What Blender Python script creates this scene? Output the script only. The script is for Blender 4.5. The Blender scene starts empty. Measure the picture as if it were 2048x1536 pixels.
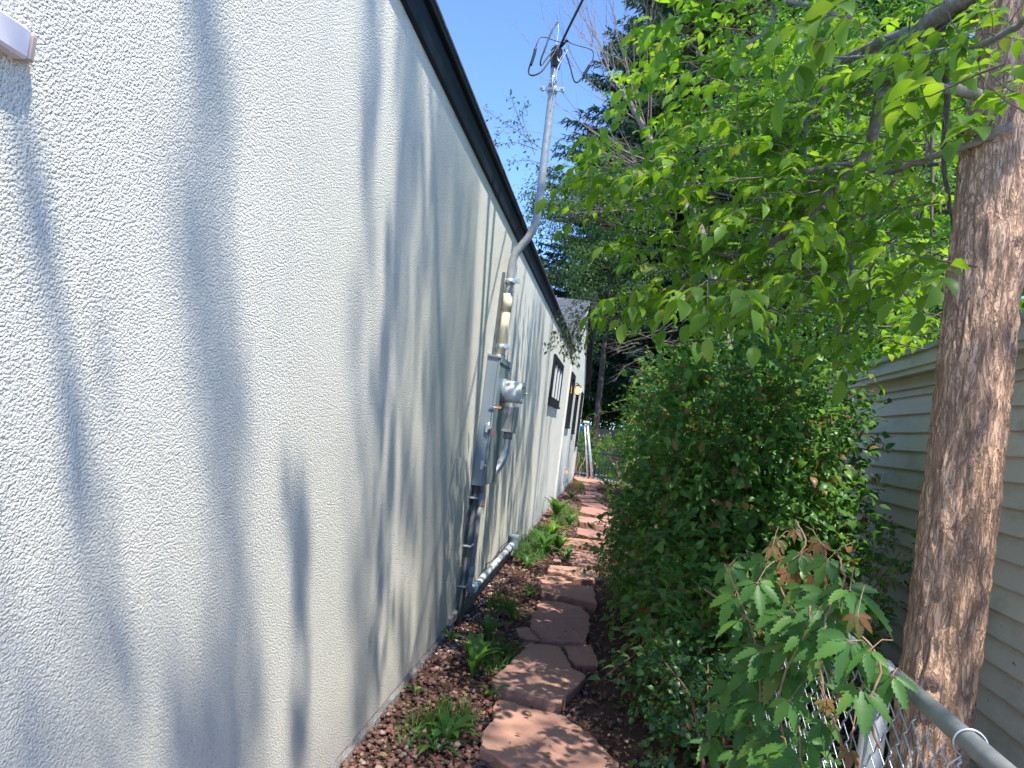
import bpy, math, random
import numpy as np
from mathutils import Vector, Matrix, noise

random.seed(7)
rng = np.random.default_rng(7)
C = bpy.context.scene.collection
S = bpy.context.scene

# ------------------------------------------------------------------ camera
FPX = 1440.0
CAM = Vector((0, 0, 1.58))
yc = Vector(((1220-1024)/FPX, -(866-768)/FPX, -1)).normalized()
zc = Vector((math.sin(math.radians(7)), math.cos(math.radians(7)), 0))
zc = (zc - yc*zc.dot(yc)).normalized()
xc = yc.cross(zc).normalized()
C2W = Matrix((xc, yc, zc))            # camera vector -> world vector
cd = bpy.data.cameras.new("camera"); cam = bpy.data.objects.new("camera", cd); C.objects.link(cam)
cam.matrix_world = Matrix.Translation(CAM) @ C2W.to_4x4()
cd.sensor_width = 36; cd.lens = 36*FPX/2048; cd.clip_start = 0.02; cd.clip_end = 2000
S.camera = cam

# ------------------------------------------------------------------ light
SUN = Vector((0.30, -0.40, 1.0)); SN = SUN.normalized()
w = bpy.data.worlds.new("World"); S.world = w; w.use_nodes = True
nt = w.node_tree; bg = nt.nodes["Background"]
sky = nt.nodes.new("ShaderNodeTexSky"); sky.sky_type = 'NISHITA'; sky.sun_disc = False
sky.sun_elevation = math.asin(SN.z); sky.sun_rotation = math.atan2(SUN.x, SUN.y)
sky.altitude = 3000; sky.air_density = 0.70; sky.dust_density = 0.0; sky.ozone_density = 7.5
nt.links.new(sky.outputs[0], bg.inputs[0]); bg.inputs[1].default_value = 0.15
ld = bpy.data.lights.new("sun", 'SUN'); lo = bpy.data.objects.new("sun", ld); C.objects.link(lo)
ld.energy = 2.1; ld.angle = math.radians(0.53); ld.color = (1, 0.965, 0.90)
lo.rotation_euler = SN.to_track_quat('Z', 'Y').to_euler()
S.view_settings.view_transform = 'Standard'; S.view_settings.look = 'None'
S.view_settings.exposure = 2.05; S.view_settings.gamma = 1
S.view_settings.use_curve_mapping = False
S.render.engine = 'CYCLES'
try:
    S.cycles.use_denoising = True
    S.cycles.max_bounces = 8; S.cycles.transparent_max_bounces = 12
except Exception:
    pass

# ------------------------------------------------------------------ mapping helpers (photo pixel + real distance -> place)
def ray(px, py):
    return C2W @ Vector(((px-1024)/FPX, -(py-768)/FPX, -1))
def P(px, py, Y):
    d = ray(px, py); return CAM + d*(Y/d.y)
def Wl(px, py, x=-0.98):
    d = ray(px, py); return CAM + d*((x-CAM.x)/d.x)
def G(px, py, z=0.0):
    d = ray(px, py); return CAM + d*((z-CAM.z)/d.z)
C2Wn = np.array([list(r) for r in C2W])
def proj(pts):
    q = (np.asarray(pts)-np.array(CAM)) @ C2Wn      # world->cam
    z = np.maximum(-q[:, 2], 1e-3)
    return 1024+q[:, 0]/z*FPX, 768-q[:, 1]/z*FPX, -q[:, 2]

# ------------------------------------------------------------------ materials
def mat(name):
    m = bpy.data.materials.new(name); m.use_nodes = True
    n = m.node_tree; n.nodes.clear()
    out = n.nodes.new("ShaderNodeOutputMaterial")
    return m, n, out
def N(n, t, **k):
    x = n.nodes.new(t)
    for a, b in k.items():
        if a in x.inputs.keys() if hasattr(x.inputs, 'keys') else False: x.inputs[a].default_value = b
        else: setattr(x, a, b)
    return x
def coords(n, scale=(1, 1, 1)):
    tc = n.nodes.new("ShaderNodeTexCoord"); mp = n.nodes.new("ShaderNodeMapping")
    mp.inputs['Scale'].default_value = scale
    n.links.new(tc.outputs['Object'], mp.inputs[0]); return mp.outputs[0]
def noise_tex(n, vec, scale, detail=4, rough=.55, dist=0):
    x = n.nodes.new("ShaderNodeTexNoise"); x.inputs['Scale'].default_value = scale
    x.inputs['Detail'].default_value = detail; x.inputs['Roughness'].default_value = rough
    x.inputs['Distortion'].default_value = dist
    if vec is not None: n.links.new(vec, x.inputs['Vector'])
    return x.outputs['Fac']
def ramp(n, fac, stops):
    x = n.nodes.new("ShaderNodeValToRGB"); e = x.color_ramp.elements
    while len(e) < len(stops): e.new(0.5)
    for i, (p, c) in enumerate(stops):
        e[i].position = p; e[i].color = (*c, 1) if len(c) == 3 else c
    n.links.new(fac, x.inputs[0]); return x.outputs[0]
def bump(n, h, strength, dist, normal=None):
    b = n.nodes.new("ShaderNodeBump"); b.inputs['Strength'].default_value = strength
    b.inputs['Distance'].default_value = dist; n.links.new(h, b.inputs['Height'])
    if normal is not None: n.links.new(normal, b.inputs['Normal'])
    return b.outputs[0]
def mixc(n, f, a, b, mode='MIX'):
    x = n.nodes.new("ShaderNodeMix"); x.data_type = 'RGBA'; x.blend_type = mode
    for s, v in ((0, f), (6, a), (7, b)):
        if isinstance(v, (int, float)): x.inputs[s].default_value = v
        elif isinstance(v, tuple): x.inputs[s].default_value = (*v, 1)
        else: n.links.new(v, x.inputs[s])
    return x.outputs[2]
def math_(n, op, a, b=0.0):
    x = n.nodes.new("ShaderNodeMath"); x.operation = op
    for i, v in enumerate((a, b)):
        if isinstance(v, (int, float)): x.inputs[i].default_value = v
        else: n.links.new(v, x.inputs[i])
    return x.outputs[0]
def princ(n, out, color, rough=.6, normal=None, metal=0, spec=.5):
    p = n.nodes.new("ShaderNodeBsdfPrincipled")
    if isinstance(color, tuple): p.inputs['Base Color'].default_value = (*color, 1)
    else: n.links.new(color, p.inputs['Base Color'])
    if isinstance(rough, (int, float)): p.inputs['Roughness'].default_value = rough
    else: n.links.new(rough, p.inputs['Roughness'])
    p.inputs['Metallic'].default_value = metal
    p.inputs['Specular IOR Level'].default_value = spec
    if normal is not None: n.links.new(normal, p.inputs['Normal'])
    n.links.new(p.outputs[0], out.inputs[0]); return p
def simple(name, col, rough=.6, metal=0, var=.15, scale=20, bmp=.15, bdist=.002, spec=.5):
    m, n, out = mat(name); v = coords(n)
    f = noise_tex(n, v, scale, 5)
    lo_ = tuple(c*(1-var) for c in col); hi = tuple(min(1, c*(1+var)) for c in col)
    c = ramp(n, f, [(.3, lo_), (.7, hi)])
    f2 = noise_tex(n, v, scale*6, 3)
    princ(n, out, c, rough, bump(n, f2, bmp, bdist), metal, spec); return m
def rand_island(n):
    g = n.nodes.new("ShaderNodeNewGeometry"); o = n.nodes.new("ShaderNodeObjectInfo")
    return math_(n, 'FRACT', math_(n, 'ADD', g.outputs['Random Per Island'], o.outputs['Random']))
def leafmat(name, stops, trans=.45, rough=.42, spec=.35, tfac=(1.5, 1.6, .8)):
    m, n, out = mat(name)
    r = rand_island(n); c = ramp(n, r, stops)
    v = coords(n); f = noise_tex(n, v, 40, 2)
    c = mixc(n, .35, c, mixc(n, f, (.55, .55, .5), (1.3, 1.3, 1.2)), 'MULTIPLY')
    p = n.nodes.new("ShaderNodeBsdfPrincipled"); n.links.new(c, p.inputs['Base Color'])
    p.inputs['Roughness'].default_value = rough; p.inputs['Specular IOR Level'].default_value = spec
    t = n.nodes.new("ShaderNodeBsdfTranslucent")
    n.links.new(mixc(n, 1.0, c, tfac, 'MULTIPLY'), t.inputs[0])
    mx = n.nodes.new("ShaderNodeMixShader"); mx.inputs[0].default_value = trans
    n.links.new(p.outputs[0], mx.inputs[1]); n.links.new(t.outputs[0], mx.inputs[2])
    n.links.new(mx.outputs[0], out.inputs[0]); return m

def m_stucco():
    m, n, out = mat("stucco"); v = coords(n)
    nz = n.nodes.new("ShaderNodeTexNoise"); nz.inputs['Scale'].default_value = 60; n.links.new(v, nz.inputs['Vector'])
    wv = n.nodes.new("ShaderNodeVectorMath"); wv.operation = 'SCALE'; wv.inputs['Scale'].default_value = .005; n.links.new(nz.outputs['Color'], wv.inputs[0])
    wa = n.nodes.new("ShaderNodeVectorMath"); wa.operation = 'ADD'; n.links.new(v, wa.inputs[0]); n.links.new(wv.outputs[0], wa.inputs[1])
    vo = n.nodes.new("ShaderNodeTexVoronoi"); vo.inputs['Scale'].default_value = 165; n.links.new(wa.outputs[0], vo.inputs['Vector'])
    v2 = n.nodes.new("ShaderNodeTexVoronoi"); v2.inputs['Scale'].default_value = 290; n.links.new(wa.outputs[0], v2.inputs['Vector'])
    a = noise_tex(n, v, 115, 5, .7)
    h = math_(n, 'ADD', math_(n, 'ADD', math_(n, 'MULTIPLY', vo.outputs['Distance'], -1.0), math_(n, 'MULTIPLY', v2.outputs['Distance'], -.5)), math_(n, 'MULTIPLY', a, .75))
    big = noise_tex(n, v, 1.3, 3)
    grit = noise_tex(n, v, 260, 2)
    c = ramp(n, big, [(.3, (.77, .73, .60)), (.7, (.83, .785, .65))])
    pit = ramp(n, a, [(.36, (.78, .78, .76)), (.48, (1, 1, 1))])
    c = mixc(n, 1.0, c, pit, 'MULTIPLY')
    pt = noise_tex(n, coords(n, (1, .7, 1)), 3.2, 5, .6, .8)
    c = mixc(n, math_(n, 'MULTIPLY', ramp(n, pt, [(.52, (0, 0, 0)), (.75, (1, 1, 1))]), .22), c, (.60, .57, .49))
    # rain streaks and splash dirt low on the wall
    vs = coords(n, (1, 5, .25)); st = noise_tex(n, vs, 1.6, 4)
    c = mixc(n, math_(n, 'MULTIPLY', ramp(n, st, [(.55, (0, 0, 0)), (.8, (1, 1, 1))]), .35), c, (.52, .54, .51))
    sx = n.nodes.new("ShaderNodeSeparateXYZ"); tc = n.nodes.new("ShaderNodeTexCoord"); n.links.new(tc.outputs['Object'], sx.inputs[0])
    low = n.nodes.new("ShaderNodeMapRange"); low.inputs[1].default_value = .06; low.inputs[2].default_value = .5
    low.inputs[3].default_value = .7; low.inputs[4].default_value = 0
    n.links.new(math_(n, 'ADD', sx.outputs[2], math_(n, 'MULTIPLY', noise_tex(n, v, 9, 4), .2)), low.inputs[0])
    c = mixc(n, low.outputs[0], c, (.50, .46, .42))
    nb = bump(n, h, 1.0, .0040); nb = bump(n, grit, .35, .001, nb); nb = bump(n, big, .3, .02, nb)
    princ(n, out, c, .9, nb, spec=.2); return m
def m_bark(name, hi, mid, dark, sc=1.0, bd=.012):
    m, n, out = mat(name); v = coords(n, (1, 1, .22))
    a = noise_tex(n, v, 38*sc, 5, .6, 1.2)
    rdg = lambda sc2, st, d2: math_(n, 'ABSOLUTE', math_(n, 'SUBTRACT', noise_tex(n, coords(n, (1, 1, st)), sc2*sc, 4, .6, d2), .5))
    r1 = rdg(26, .16, .8); r2 = rdg(60, .2, 1.0)
    f1 = ramp(n, r1, [(0, (0, 0, 0)), (.06, (1, 1, 1))]); f2 = ramp(n, r2, [(0, (0, 0, 0)), (.05, (1, 1, 1))])
    h = math_(n, 'ADD', math_(n, 'ADD', math_(n, 'MULTIPLY', f1, .6), math_(n, 'MULTIPLY', f2, .35)), math_(n, 'MULTIPLY', a, .6))
    fine = noise_tex(n, coords(n, (1, 1, .35)), 140, 5, .7)
    c = ramp(n, a, [(.3, mid), (.5, hi), (.7, tuple(min(1, x*1.2) for x in hi))])
    c = mixc(n, math_(n, 'MULTIPLY', math_(n, 'SUBTRACT', 1.0, f1), .5), c, dark)
    c = mixc(n, math_(n, 'MULTIPLY', math_(n, 'SUBTRACT', 1.0, f2), .4), c, dark)
    c = mixc(n, .6, c, mixc(n, fine, (.55, .52, .5), (1.4, 1.4, 1.4)), 'MULTIPLY')
    c = mixc(n, math_(n, 'MULTIPLY', noise_tex(n, coords(n), 3.0, 3), .5), c, tuple(x*.8 for x in mid))
    nb = bump(n, h, 1.0, bd); nb = bump(n, fine, .6, .003, nb)
    princ(n, out, c, .92, nb, spec=.15); return m
def m_paintedwood(name, col, dirt=(.3, .28, .22)):
    m, n, out = mat(name); v = coords(n, (1, .25, 1))
    g = noise_tex(n, v, 60, 5, .65)
    d = noise_tex(n, coords(n, (1, .5, 1)), 5, 5, .65)
    r = rand_island(n)
    c = mixc(n, r, tuple(x*.9 for x in col), tuple(min(1, x*1.06) for x in col))
    c = mixc(n, math_(n, 'MULTIPLY', ramp(n, d, [(.5, (0, 0, 0)), (.78, (1, 1, 1))]), .55), c, dirt)
    pk = noise_tex(n, coords(n, (1, .3, 1.4)), 22, 4, .7)
    c = mixc(n, ramp(n, pk, [(.69, (0, 0, 0)), (.72, (1, 1, 1))]), c, (.22, .19, .15))
    nb = bump(n, g, .35, .003); nb = bump(n, pk, .3, .004, nb)
    princ(n, out, c, .75, nb, spec=.25); return m
def m_stone():
    m, n, out = mat("red_sandstone"); v = coords(n)
    o = n.nodes.new("ShaderNodeObjectInfo")
    base = ramp(n, o.outputs['Random'], [(0, (.40, .20, .15)), (.35, (.44, .25, .18)), (.65, (.34, .175, .145)), (1, (.45, .235, .185))])
    a = noise_tex(n, v, 4.5, 6, .6, .6); b = noise_tex(n, v, 60, 4)
    c = mixc(n, math_(n, 'MULTIPLY', ramp(n, a, [(.4, (0, 0, 0)), (.75, (1, 1, 1))]), .35), base, (.47, .29, .20))
    c = mixc(n, .5, c, mixc(n, b, (.6, .6, .6), (1.3, 1.3, 1.3)), 'MULTIPLY')
    dk = noise_tex(n, v, 9, 5, .7)
    c = mixc(n, math_(n, 'MULTIPLY', ramp(n, dk, [(.62, (0, 0, 0)), (.8, (1, 1, 1))]), .3), c, (.16, .10, .085))
    nb = bump(n, a, .5, .015); nb = bump(n, b, .35, .003, nb)
    princ(n, out, c, .85, nb, spec=.2); return m
def m_rock():
    m, n, out = mat("lava_rock"); v = coords(n)
    r = rand_island(n)
    c = ramp(n, r, [(0, (.10, .05, .04)), (.25, (.17, .085, .068)), (.5, (.22, .11, .085)), (.7, (.13, .085, .068)), (.86, (.27, .16, .125)), (.93, (.3, .25, .21)), (1, (.36, .10, .07))])
    b = noise_tex(n, v, 120, 4)
    c = mixc(n, .6, c, mixc(n, b, (.5, .5, .5), (1.4, 1.4, 1.4)), 'MULTIPLY')
    princ(n, out, c, .9, bump(n, b, .7, .004), spec=.2); return m
def m_ground():
    m, n, out = mat("dry_soil"); v = coords(n)
    a = noise_tex(n, v, 3, 6, .6); b = noise_tex(n, v, 70, 5, .7)
    c = ramp(n, a, [(.3, (.07, .045, .035)), (.7, (.13, .085, .065))])
    c = mixc(n, .7, c, mixc(n, b, (.4, .4, .4), (1.6, 1.5, 1.4)), 'MULTIPLY')
    sx = n.nodes.new("ShaderNodeSeparateXYZ"); tc = n.nodes.new("ShaderNodeTexCoord"); n.links.new(tc.outputs['Object'], sx.inputs[0])
    far = n.nodes.new("ShaderNodeMapRange"); far.inputs[1].default_value = 24; far.inputs[2].default_value = 27
    n.links.new(sx.outputs[1], far.inputs[0])
    c = mixc(n, far.outputs[0], c, mixc(n, b, (.04, .07, .02), (.1, .14, .04)))
    princ(n, out, c, .95, bump(n, b, .8, .02), spec=.1); return m
def m_galv():
    m, n, out = mat("galvanised_steel"); v = coords(n)
    a = noise_tex(n, v, 30, 4); b = noise_tex(n, v, 7, 5, .7)
    c = ramp(n, a, [(.3, (.24, .25, .245)), (.7, (.36, .375, .365))])
    c = mixc(n, ramp(n, b, [(.5, (0, 0, 0)), (.8, (.7, .7, .7))]), c, (.27, .27, .255))
    princ(n, out, c, .48, bump(n, a, .1, .001), .2); return m

M = {}
M['stucco'] = m_stucco()
M['concrete'] = simple('rough_concrete', (.26, .24, .225), .95, var=.35, scale=14, bmp=.9, bdist=.015)
M['navy'] = simple('dark_navy_paint', (.012, .016, .026), .6, var=.2, bmp=.05, spec=.2)
M['black'] = simple('black_frame', (.012, .014, .016), .55, var=.2, bmp=.05, spec=.25)
M['rubber'] = simple('black_cable', (.02, .02, .024), .45, bmp=.05)
M['shingle'] = simple('dark_shingle', (.085, .09, .105), .9, var=.35, scale=14, bmp=.8, bdist=.006)
M['white'] = simple('white_trim', (.72, .73, .71), .6, var=.05)
M['boxgrey'] = simple('grey_enamel', (.20, .245, .265), .42, var=.05, scale=6, bmp=.04)
M['darkpipe'] = simple('dark_pipe', (.10, .105, .11), .6, var=.3)
M['greypvc'] = simple('grey_conduit', (.36, .38, .39), .55, var=.15)
M['cream'] = simple('cream_pvc', (.62, .53, .36), .75, var=.12, scale=9)
M['galv'] = m_galv()
M['zinc'] = simple('bright_zinc', (.50, .54, .54), .35, metal=.6, var=.2, scale=60)
M['alu'] = simple('aluminium', (.62, .63, .63), .4, metal=.5, var=.12, scale=25)
M['paintedpipe'] = simple('white_painted_pipe', (.6, .62, .61), .55, var=.2, scale=16)
M['weathered'] = simple('weathered_grey_plastic', (.40, .39, .36), .7, var=.3, scale=25, bmp=.3)
M['orange'] = simple('orange_tag', (.6, .2, .03), .6, var=.1)
M['red'] = simple('red_label', (.55, .05, .03), .6, var=.1)
M['yellow'] = simple('yellow_petals', (.8, .6, .03), .6, var=.1)
M['wood'] = simple('fence_wood', (.27, .17, .11), .85, var=.35, scale=8, bmp=.5)
M['twig'] = simple('twig_bark', (.15, .115, .085), .9, var=.35, scale=40, bmp=.5, bdist=.003)
M['limb'] = simple('limb_bark', (.23, .195, .155), .9, var=.4, scale=30, bmp=.8, bdist=.005)
M['redstem'] = simple('vine_stem', (.28, .16, .10), .8, var=.35, scale=50)
M['straw'] = simple('dead_twigs', (.22, .17, .13), .9, var=.3, scale=30)
M['bark'] = m_bark('ash_bark', (.70, .46, .31), (.62, .39, .255), (.28, .165, .105))
M['darkbark'] = m_bark('dark_bark', (.14, .11, .09), (.09, .07, .055), (.03, .022, .018), .5, .02)
M['siding'] = m_paintedwood('painted_siding', (.82, .67, .60))
M['trimwood'] = m_paintedwood('painted_trim', (.84, .70, .63))
M['stone'] = m_stone(); M['rock'] = m_rock(); M['soil'] = m_ground()
M['litter'] = simple('bark_litter', (.17, .09, .06), .95, var=.5, scale=30)
M['whiterock'] = simple('white_chips', (.62, .6, .56), .9, var=.15)
M['asphalt'] = simple('grey_paving', (.13, .14, .16), .9, var=.2)
M['blue'] = simple('blue_plastic', (.02, .22, .65), .4, var=.05)
M['plastic_black'] = simple('black_plastic', (.012, .013, .014), .35)
M['teal'] = simple('teal_plastic', (.05, .17, .15), .4)
M['vent'] = simple('beige_plastic', (.58, .42, .32), .6)
M['whitebox'] = simple('white_plastic', (.72, .66, .66), .5, var=.04)
M['boxend'] = simple('tan_end', (.5, .38, .32), .5, var=.1)
m, n, out = mat('window_glass'); princ(n, out, (.03, .035, .04), .06, None, 0, .8); M['glass'] = m
m, n, out = mat('meter_glass')
p = princ(n, out, (.75, .75, .74), .25); M['meterglass'] = m
m, n, out = mat('clear_glass')
gl = n.nodes.new("ShaderNodeBsdfGlass"); gl.inputs['Roughness'].default_value = .03; gl.inputs['IOR'].default_value = 1.3
tr = n.nodes.new("ShaderNodeBsdfTransparent"); mx = n.nodes.new("ShaderNodeMixShader"); mx.inputs[0].default_value = .5
n.links.new(gl.outputs[0], mx.inputs[1]); n.links.new(tr.outputs[0], mx.inputs[2]); n.links.new(mx.outputs[0], out.inputs[0]); M['clear'] = m
m, n, out = mat('lit_bulb'); e = n.nodes.new("ShaderNodeEmission"); e.inputs[0].default_value = (1, .55, .18, 1); e.inputs[1].default_value = 9
n.links.new(e.outputs[0], out.inputs[0]); M['bulb'] = m
m, n, out = mat('amber_glass'); p = princ(n, out, (.75, .45, .2), .3); p.inputs['Emission Color'].default_value = (1, .5, .15, 1); p.inputs['Emission Strength'].default_value = .35; M['amber'] = m

M['ash_leaf'] = leafmat('ash_leaf', [(0, (.08, .18, .022)), (.35, (.125, .25, .026)), (.7, (.17, .31, .034)), (.95, (.22, .36, .05)), (1, (.26, .28, .08))], .54, tfac=(1.9, 1.7, .55))
M['hedge_leaf'] = leafmat('hedge_leaf', [(0, (.06, .14, .04)), (.4, (.10, .215, .055)), (.8, (.15, .28, .065)), (.93, (.19, .34, .075)), (.945, (.24, .12, .06)), (1, (.32, .17, .09))], .45, .38, .4)
M['low_leaf'] = leafmat('low_shrub_leaf', [(0, (.035, .085, .035)), (.7, (.06, .15, .05)), (.9, (.13, .26, .05)), (.96, (.16, .3, .05)), (1, (.20, .12, .06))], .3, .35, .5)
M['creeper'] = leafmat('creeper_leaf', [(0, (.06, .15, .035)), (.7, (.09, .22, .045)), (.94, (.13, .26, .05)), (1, (.16, .2, .05))], .45, .45, .35)
M['creeper_red'] = leafmat('creeper_young_leaf', [(0, (.22, .10, .04)), (.6, (.26, .14, .05)), (1, (.15, .15, .04))], .4)
M['weed'] = leafmat('weed_leaf', [(0, (.05, .12, .03)), (.6, (.07, .17, .035)), (1, (.12, .24, .04))], .35)
M['lime'] = leafmat('lime_leaf', [(0, (.09, .2, .02)), (.6, (.13, .27, .03)), (1, (.17, .32, .04))], .5, tfac=(1.8, 1.7, .6))
M['mid'] = leafmat('mid_green_leaf', [(0, (.05, .12, .025)), (.5, (.08, .19, .03)), (1, (.13, .26, .04))], .45)
M['olive'] = leafmat('dull_green_leaf', [(0, (.05, .095, .035)), (.6, (.08, .145, .05)), (1, (.12, .18, .06))], .38)
M['spruce'] = leafmat('spruce_needles', [(0, (.035, .07, .05)), (.6, (.06, .115, .07)), (.9, (.09, .15, .08)), (1, (.12, .14, .06))], .2, .6, .25)
M['dryspruce'] = leafmat('olive_needles', [(0, (.07, .095, .035)), (.7, (.11, .14, .05)), (1, (.2, .13, .06))], .2, .6, .2)
M['drygrass'] = leafmat('dry_grass', [(0, (.10, .16, .035)), (.5, (.2, .22, .07)), (1, (.3, .25, .12))], .35)

# ------------------------------------------------------------------ mesh helpers
class MB:
    def __init__(s): s.v = []; s.f = []; s.sm = []
    def add(s, vs, fs, smooth=False):
        o = len(s.v); s.v += [tuple(v) for v in vs]; s.f += [[i+o for i in f] for f in fs]; s.sm += [smooth]*len(fs)
    def box(s, a, b, bev=0):
        x0, y0, z0 = a; x1, y1, z1 = b
        if not bev:
            s.add([(x0,y0,z0),(x1,y0,z0),(x1,y1,z0),(x0,y1,z0),(x0,y0,z1),(x1,y0,z1),(x1,y1,z1),(x0,y1,z1)],
                  [(3,2,1,0),(4,5,6,7),(0,1,5,4),(1,2,6,5),(2,3,7,6),(3,0,4,7)])
        else:
            vs = []
            for x, sx in ((x0, 1), (x1, -1)):
                for y, sy in ((y0, 1), (y1, -1)):
                    for z, sz in ((z0, 1), (z1, -1)):
                        vs += [(x+sx*bev, y+sy*bev, z), (x+sx*bev, y, z+sz*bev), (x, y+sy*bev, z+sz*bev)]
            import bmesh
            bm = bmesh.new(); bv = [bm.verts.new(v) for v in vs]; r = bmesh.ops.convex_hull(bm, input=bv)
            bm.normal_update(); bm.verts.index_update()
            bmesh.ops.dissolve_limit(bm, angle_limit=.01, verts=bm.verts, edges=bm.edges); bm.verts.index_update()
            s.add([v.co[:] for v in bm.verts], [[v.index for v in f.verts] for f in bm.faces]); bm.free()
    def tube(s, pts, r, seg=8, cap=True):
        pts = [Vector(p) for p in pts]; n = len(pts)
        if isinstance(r, (int, float)): r = [r]*n
        vs = []; fs = []; up = None
        for i, p in enumerate(pts):
            t = (pts[min(i+1, n-1)]-pts[max(i-1, 0)])
            if t.length < 1e-9: t = Vector((0, 0, 1))
            t.normalize()
            if up is None:
                up = Vector((0, 0, 1)) if abs(t.z) < .9 else Vector((1, 0, 0))
            a = up - t*up.dot(t)
            if a.length < 1e-6: a = t.orthogonal()
            a.normalize(); up = a; b = t.cross(a)
            for k in range(seg):
                q = 2*math.pi*k/seg
                vs.append(p+(a*math.cos(q)+b*math.sin(q))*r[i])
        for i in range(n-1):
            for k in range(seg):
                k2 = (k+1) % seg
                fs.append((i*seg+k, i*seg+k2, (i+1)*seg+k2, (i+1)*seg+k))
        s.add(vs, fs, True)
        if cap:
            o = len(s.v)-len(vs)
            s.f.append([o+k for k in range(seg)][::-1]); s.sm.append(False)
            s.f.append([o+(n-1)*seg+k for k in range(seg)]); s.sm.append(False)
    def prism(s, poly, z0, z1):   # poly in xy
        n = len(poly); vs = [(x, y, z0) for x, y in poly]+[(x, y, z1) for x, y in poly]
        fs = [list(range(n))[::-1], list(range(n, 2*n))]+[[i, (i+1) % n, n+(i+1) % n, n+i] for i in range(n)]
        s.add(vs, fs)
    def build(s, name, m, parent=None):
        me = bpy.data.meshes.new(name); me.from_pydata(s.v, [], s.f); me.materials.append(m)
        me.polygons.foreach_set('use_smooth', s.sm); me.update()
        return link(name, me, parent)
def link(name, me, parent=None):
    o = bpy.data.objects.new(name, me); C.objects.link(o)
    if parent is not None: o.parent = parent
    return o
def tag(o, label=None, cat=None, group=None, kind=None):
    if label: o['label'] = label
    if cat: o['category'] = cat
    if group: o['group'] = group
    if kind: o['kind'] = kind
    return o
def empty(name, label, cat, group=None):
    o = bpy.data.objects.new(name, None); C.objects.link(o); o.empty_display_size = .1
    return tag(o, label, cat, group)
def mboxes(name, m, parent, a, b, bev=0):
    k = MB(); k.box(a, b, bev); return k.build(name, m, parent)
def catmull(pts, sub=5):
    pts = [Vector(p) for p in pts]; q = [pts[0]*2-pts[1]]+pts+[pts[-1]*2-pts[-2]]; out = []
    for i in range(1, len(q)-2):
        for k in range(sub):
            t = k/sub; a, b, c, d = q[i-1], q[i], q[i+1], q[i+2]
            out.append(.5*((2*b)+(c-a)*t+(2*a-5*b+4*c-d)*t*t+(3*b-a-3*c+d)*t**3))
    out.append(pts[-1]); return out

# ------------------------------------------------------------------ leaf machinery
def leaf_template(kind):
    if kind == 'oval':     # folded, drooping, pointed leaf (10 verts)
        ys = [0, .22, .5, .78, 1.0]; ws = [0, .22, .28, .17, 0]; dz = [0, .03, .02, -.06, -.20]
        v = []; f = []
        for y, w_, d in zip(ys, ws, dz):
            v += [(-w_, y, d+w_*.3), (0, y, d), (w_, y, d+w_*.3)]
        f = [(1, 4, 3), (1, 5, 4)]
        for i in (1, 2):
            a = i*3; f += [(a, a+1, a+4, a+3), (a+1, a+2, a+5, a+4)]
        f += [(9, 10, 13), (10, 11, 13)]
        return np.array(v), f
    if kind == 'round':
        v, f = leaf_template('oval'); v = v.copy(); v[:, 0] *= 1.25; v[:, 2] *= .8; return v, f
    if kind == 'small':    # 4-tri leaf
        return np.array([(0, 0, 0), (-.24, .45, .07), (0, .5, 0), (.24, .45, .07), (0, 1, -.08)]), [(0, 2, 1), (0, 3, 2), (1, 2, 4), (2, 3, 4)]
    if kind == 'needle':   # short needle spray: bent thin blades crossing
        v = [(-.09, 0, 0), (.09, 0, 0), (.05, 1, -.12), (-.05, 1, -.12), (0, .1, -.09), (0, .1, .09), (0, 1, -.05), (-.3, .55, .03), (-.02, .15, 0), (.3, .55, .03), (.02, .15, 0), (-.02, .35, 0), (.02, .35, 0)]
        return np.array(v), [(0, 1, 2, 3), (4, 5, 6), (8, 11, 7), (10, 9, 12)]
    if kind == 'serrate':  # toothed creeper leaflet
        left = []; n_ = 7
        prof = lambda t: .205*math.sin(math.pi*min(1, t**.72*1.0))**.8 if 0 < t < 1 else 0
        for i in range(1, n_):
            t = i/n_
            left.append((-(prof(t)+.022), t+.045)); left.append((-(prof(min(.99, t+.06)) - .025), t+.055))
        v = [(0, 0, 0)]; mid = []; L = []; R = []
        allv = [(0, 0, 0)]
        for i, (x, y) in enumerate(left):
            dz = -.22*y*y
            allv.append((x, y, dz+abs(x)*.35)); allv.append((0, y-.02, dz)); allv.append((-x, y, dz+abs(x)*.35))
        allv.append((0, 1.08, -.27)); k = len(left); f = [(0, 2, 1), (0, 3, 2)]
        for i in range(k-1):
            a = 1+i*3; f += [(a, a+1, a+4, a+3), (a+1, a+2, a+5, a+4)]
        a = 1+(k-1)*3; f += [(a, a+1, len(allv)-1), (a+1, a+2, len(allv)-1)]
        return np.array(allv), f
    if kind == 'dandelion':
        v = []; f = []; n_ = 12
        for i in range(n_+1):
            t = i/n_; w_ = .03+.13*math.sin(math.pi*min(1, t**1.3))
            if i % 2: w_ *= .62
            if i == n_: w_ = .004
            z = .55*t-.75*t*t; y = t*(1-.1*t)
            v += [(-w_, y-(.035 if i % 2 == 0 else 0), z+w_*.3), (0, y, z), (w_, y-(.035 if i % 2 == 0 else 0), z+w_*.3)]
        for i in range(n_):
            a = i*3; f += [(a, a+1, a+4, a+3), (a+1, a+2, a+5, a+4)]
        return np.array(v), f
    if kind == 'blade':
        v = []; f = []
        for i in range(5):
            t = i/4; w_ = .03*(1-t)+.004
            v += [(-w_, t*(1-.2*t), .35*t-.5*t*t), (w_, t*(1-.2*t), .35*t-.5*t*t)]
        for i in range(4): f.append((2*i, 2*i+1, 2*i+3, 2*i+2))
        return np.array(v), f
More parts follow.
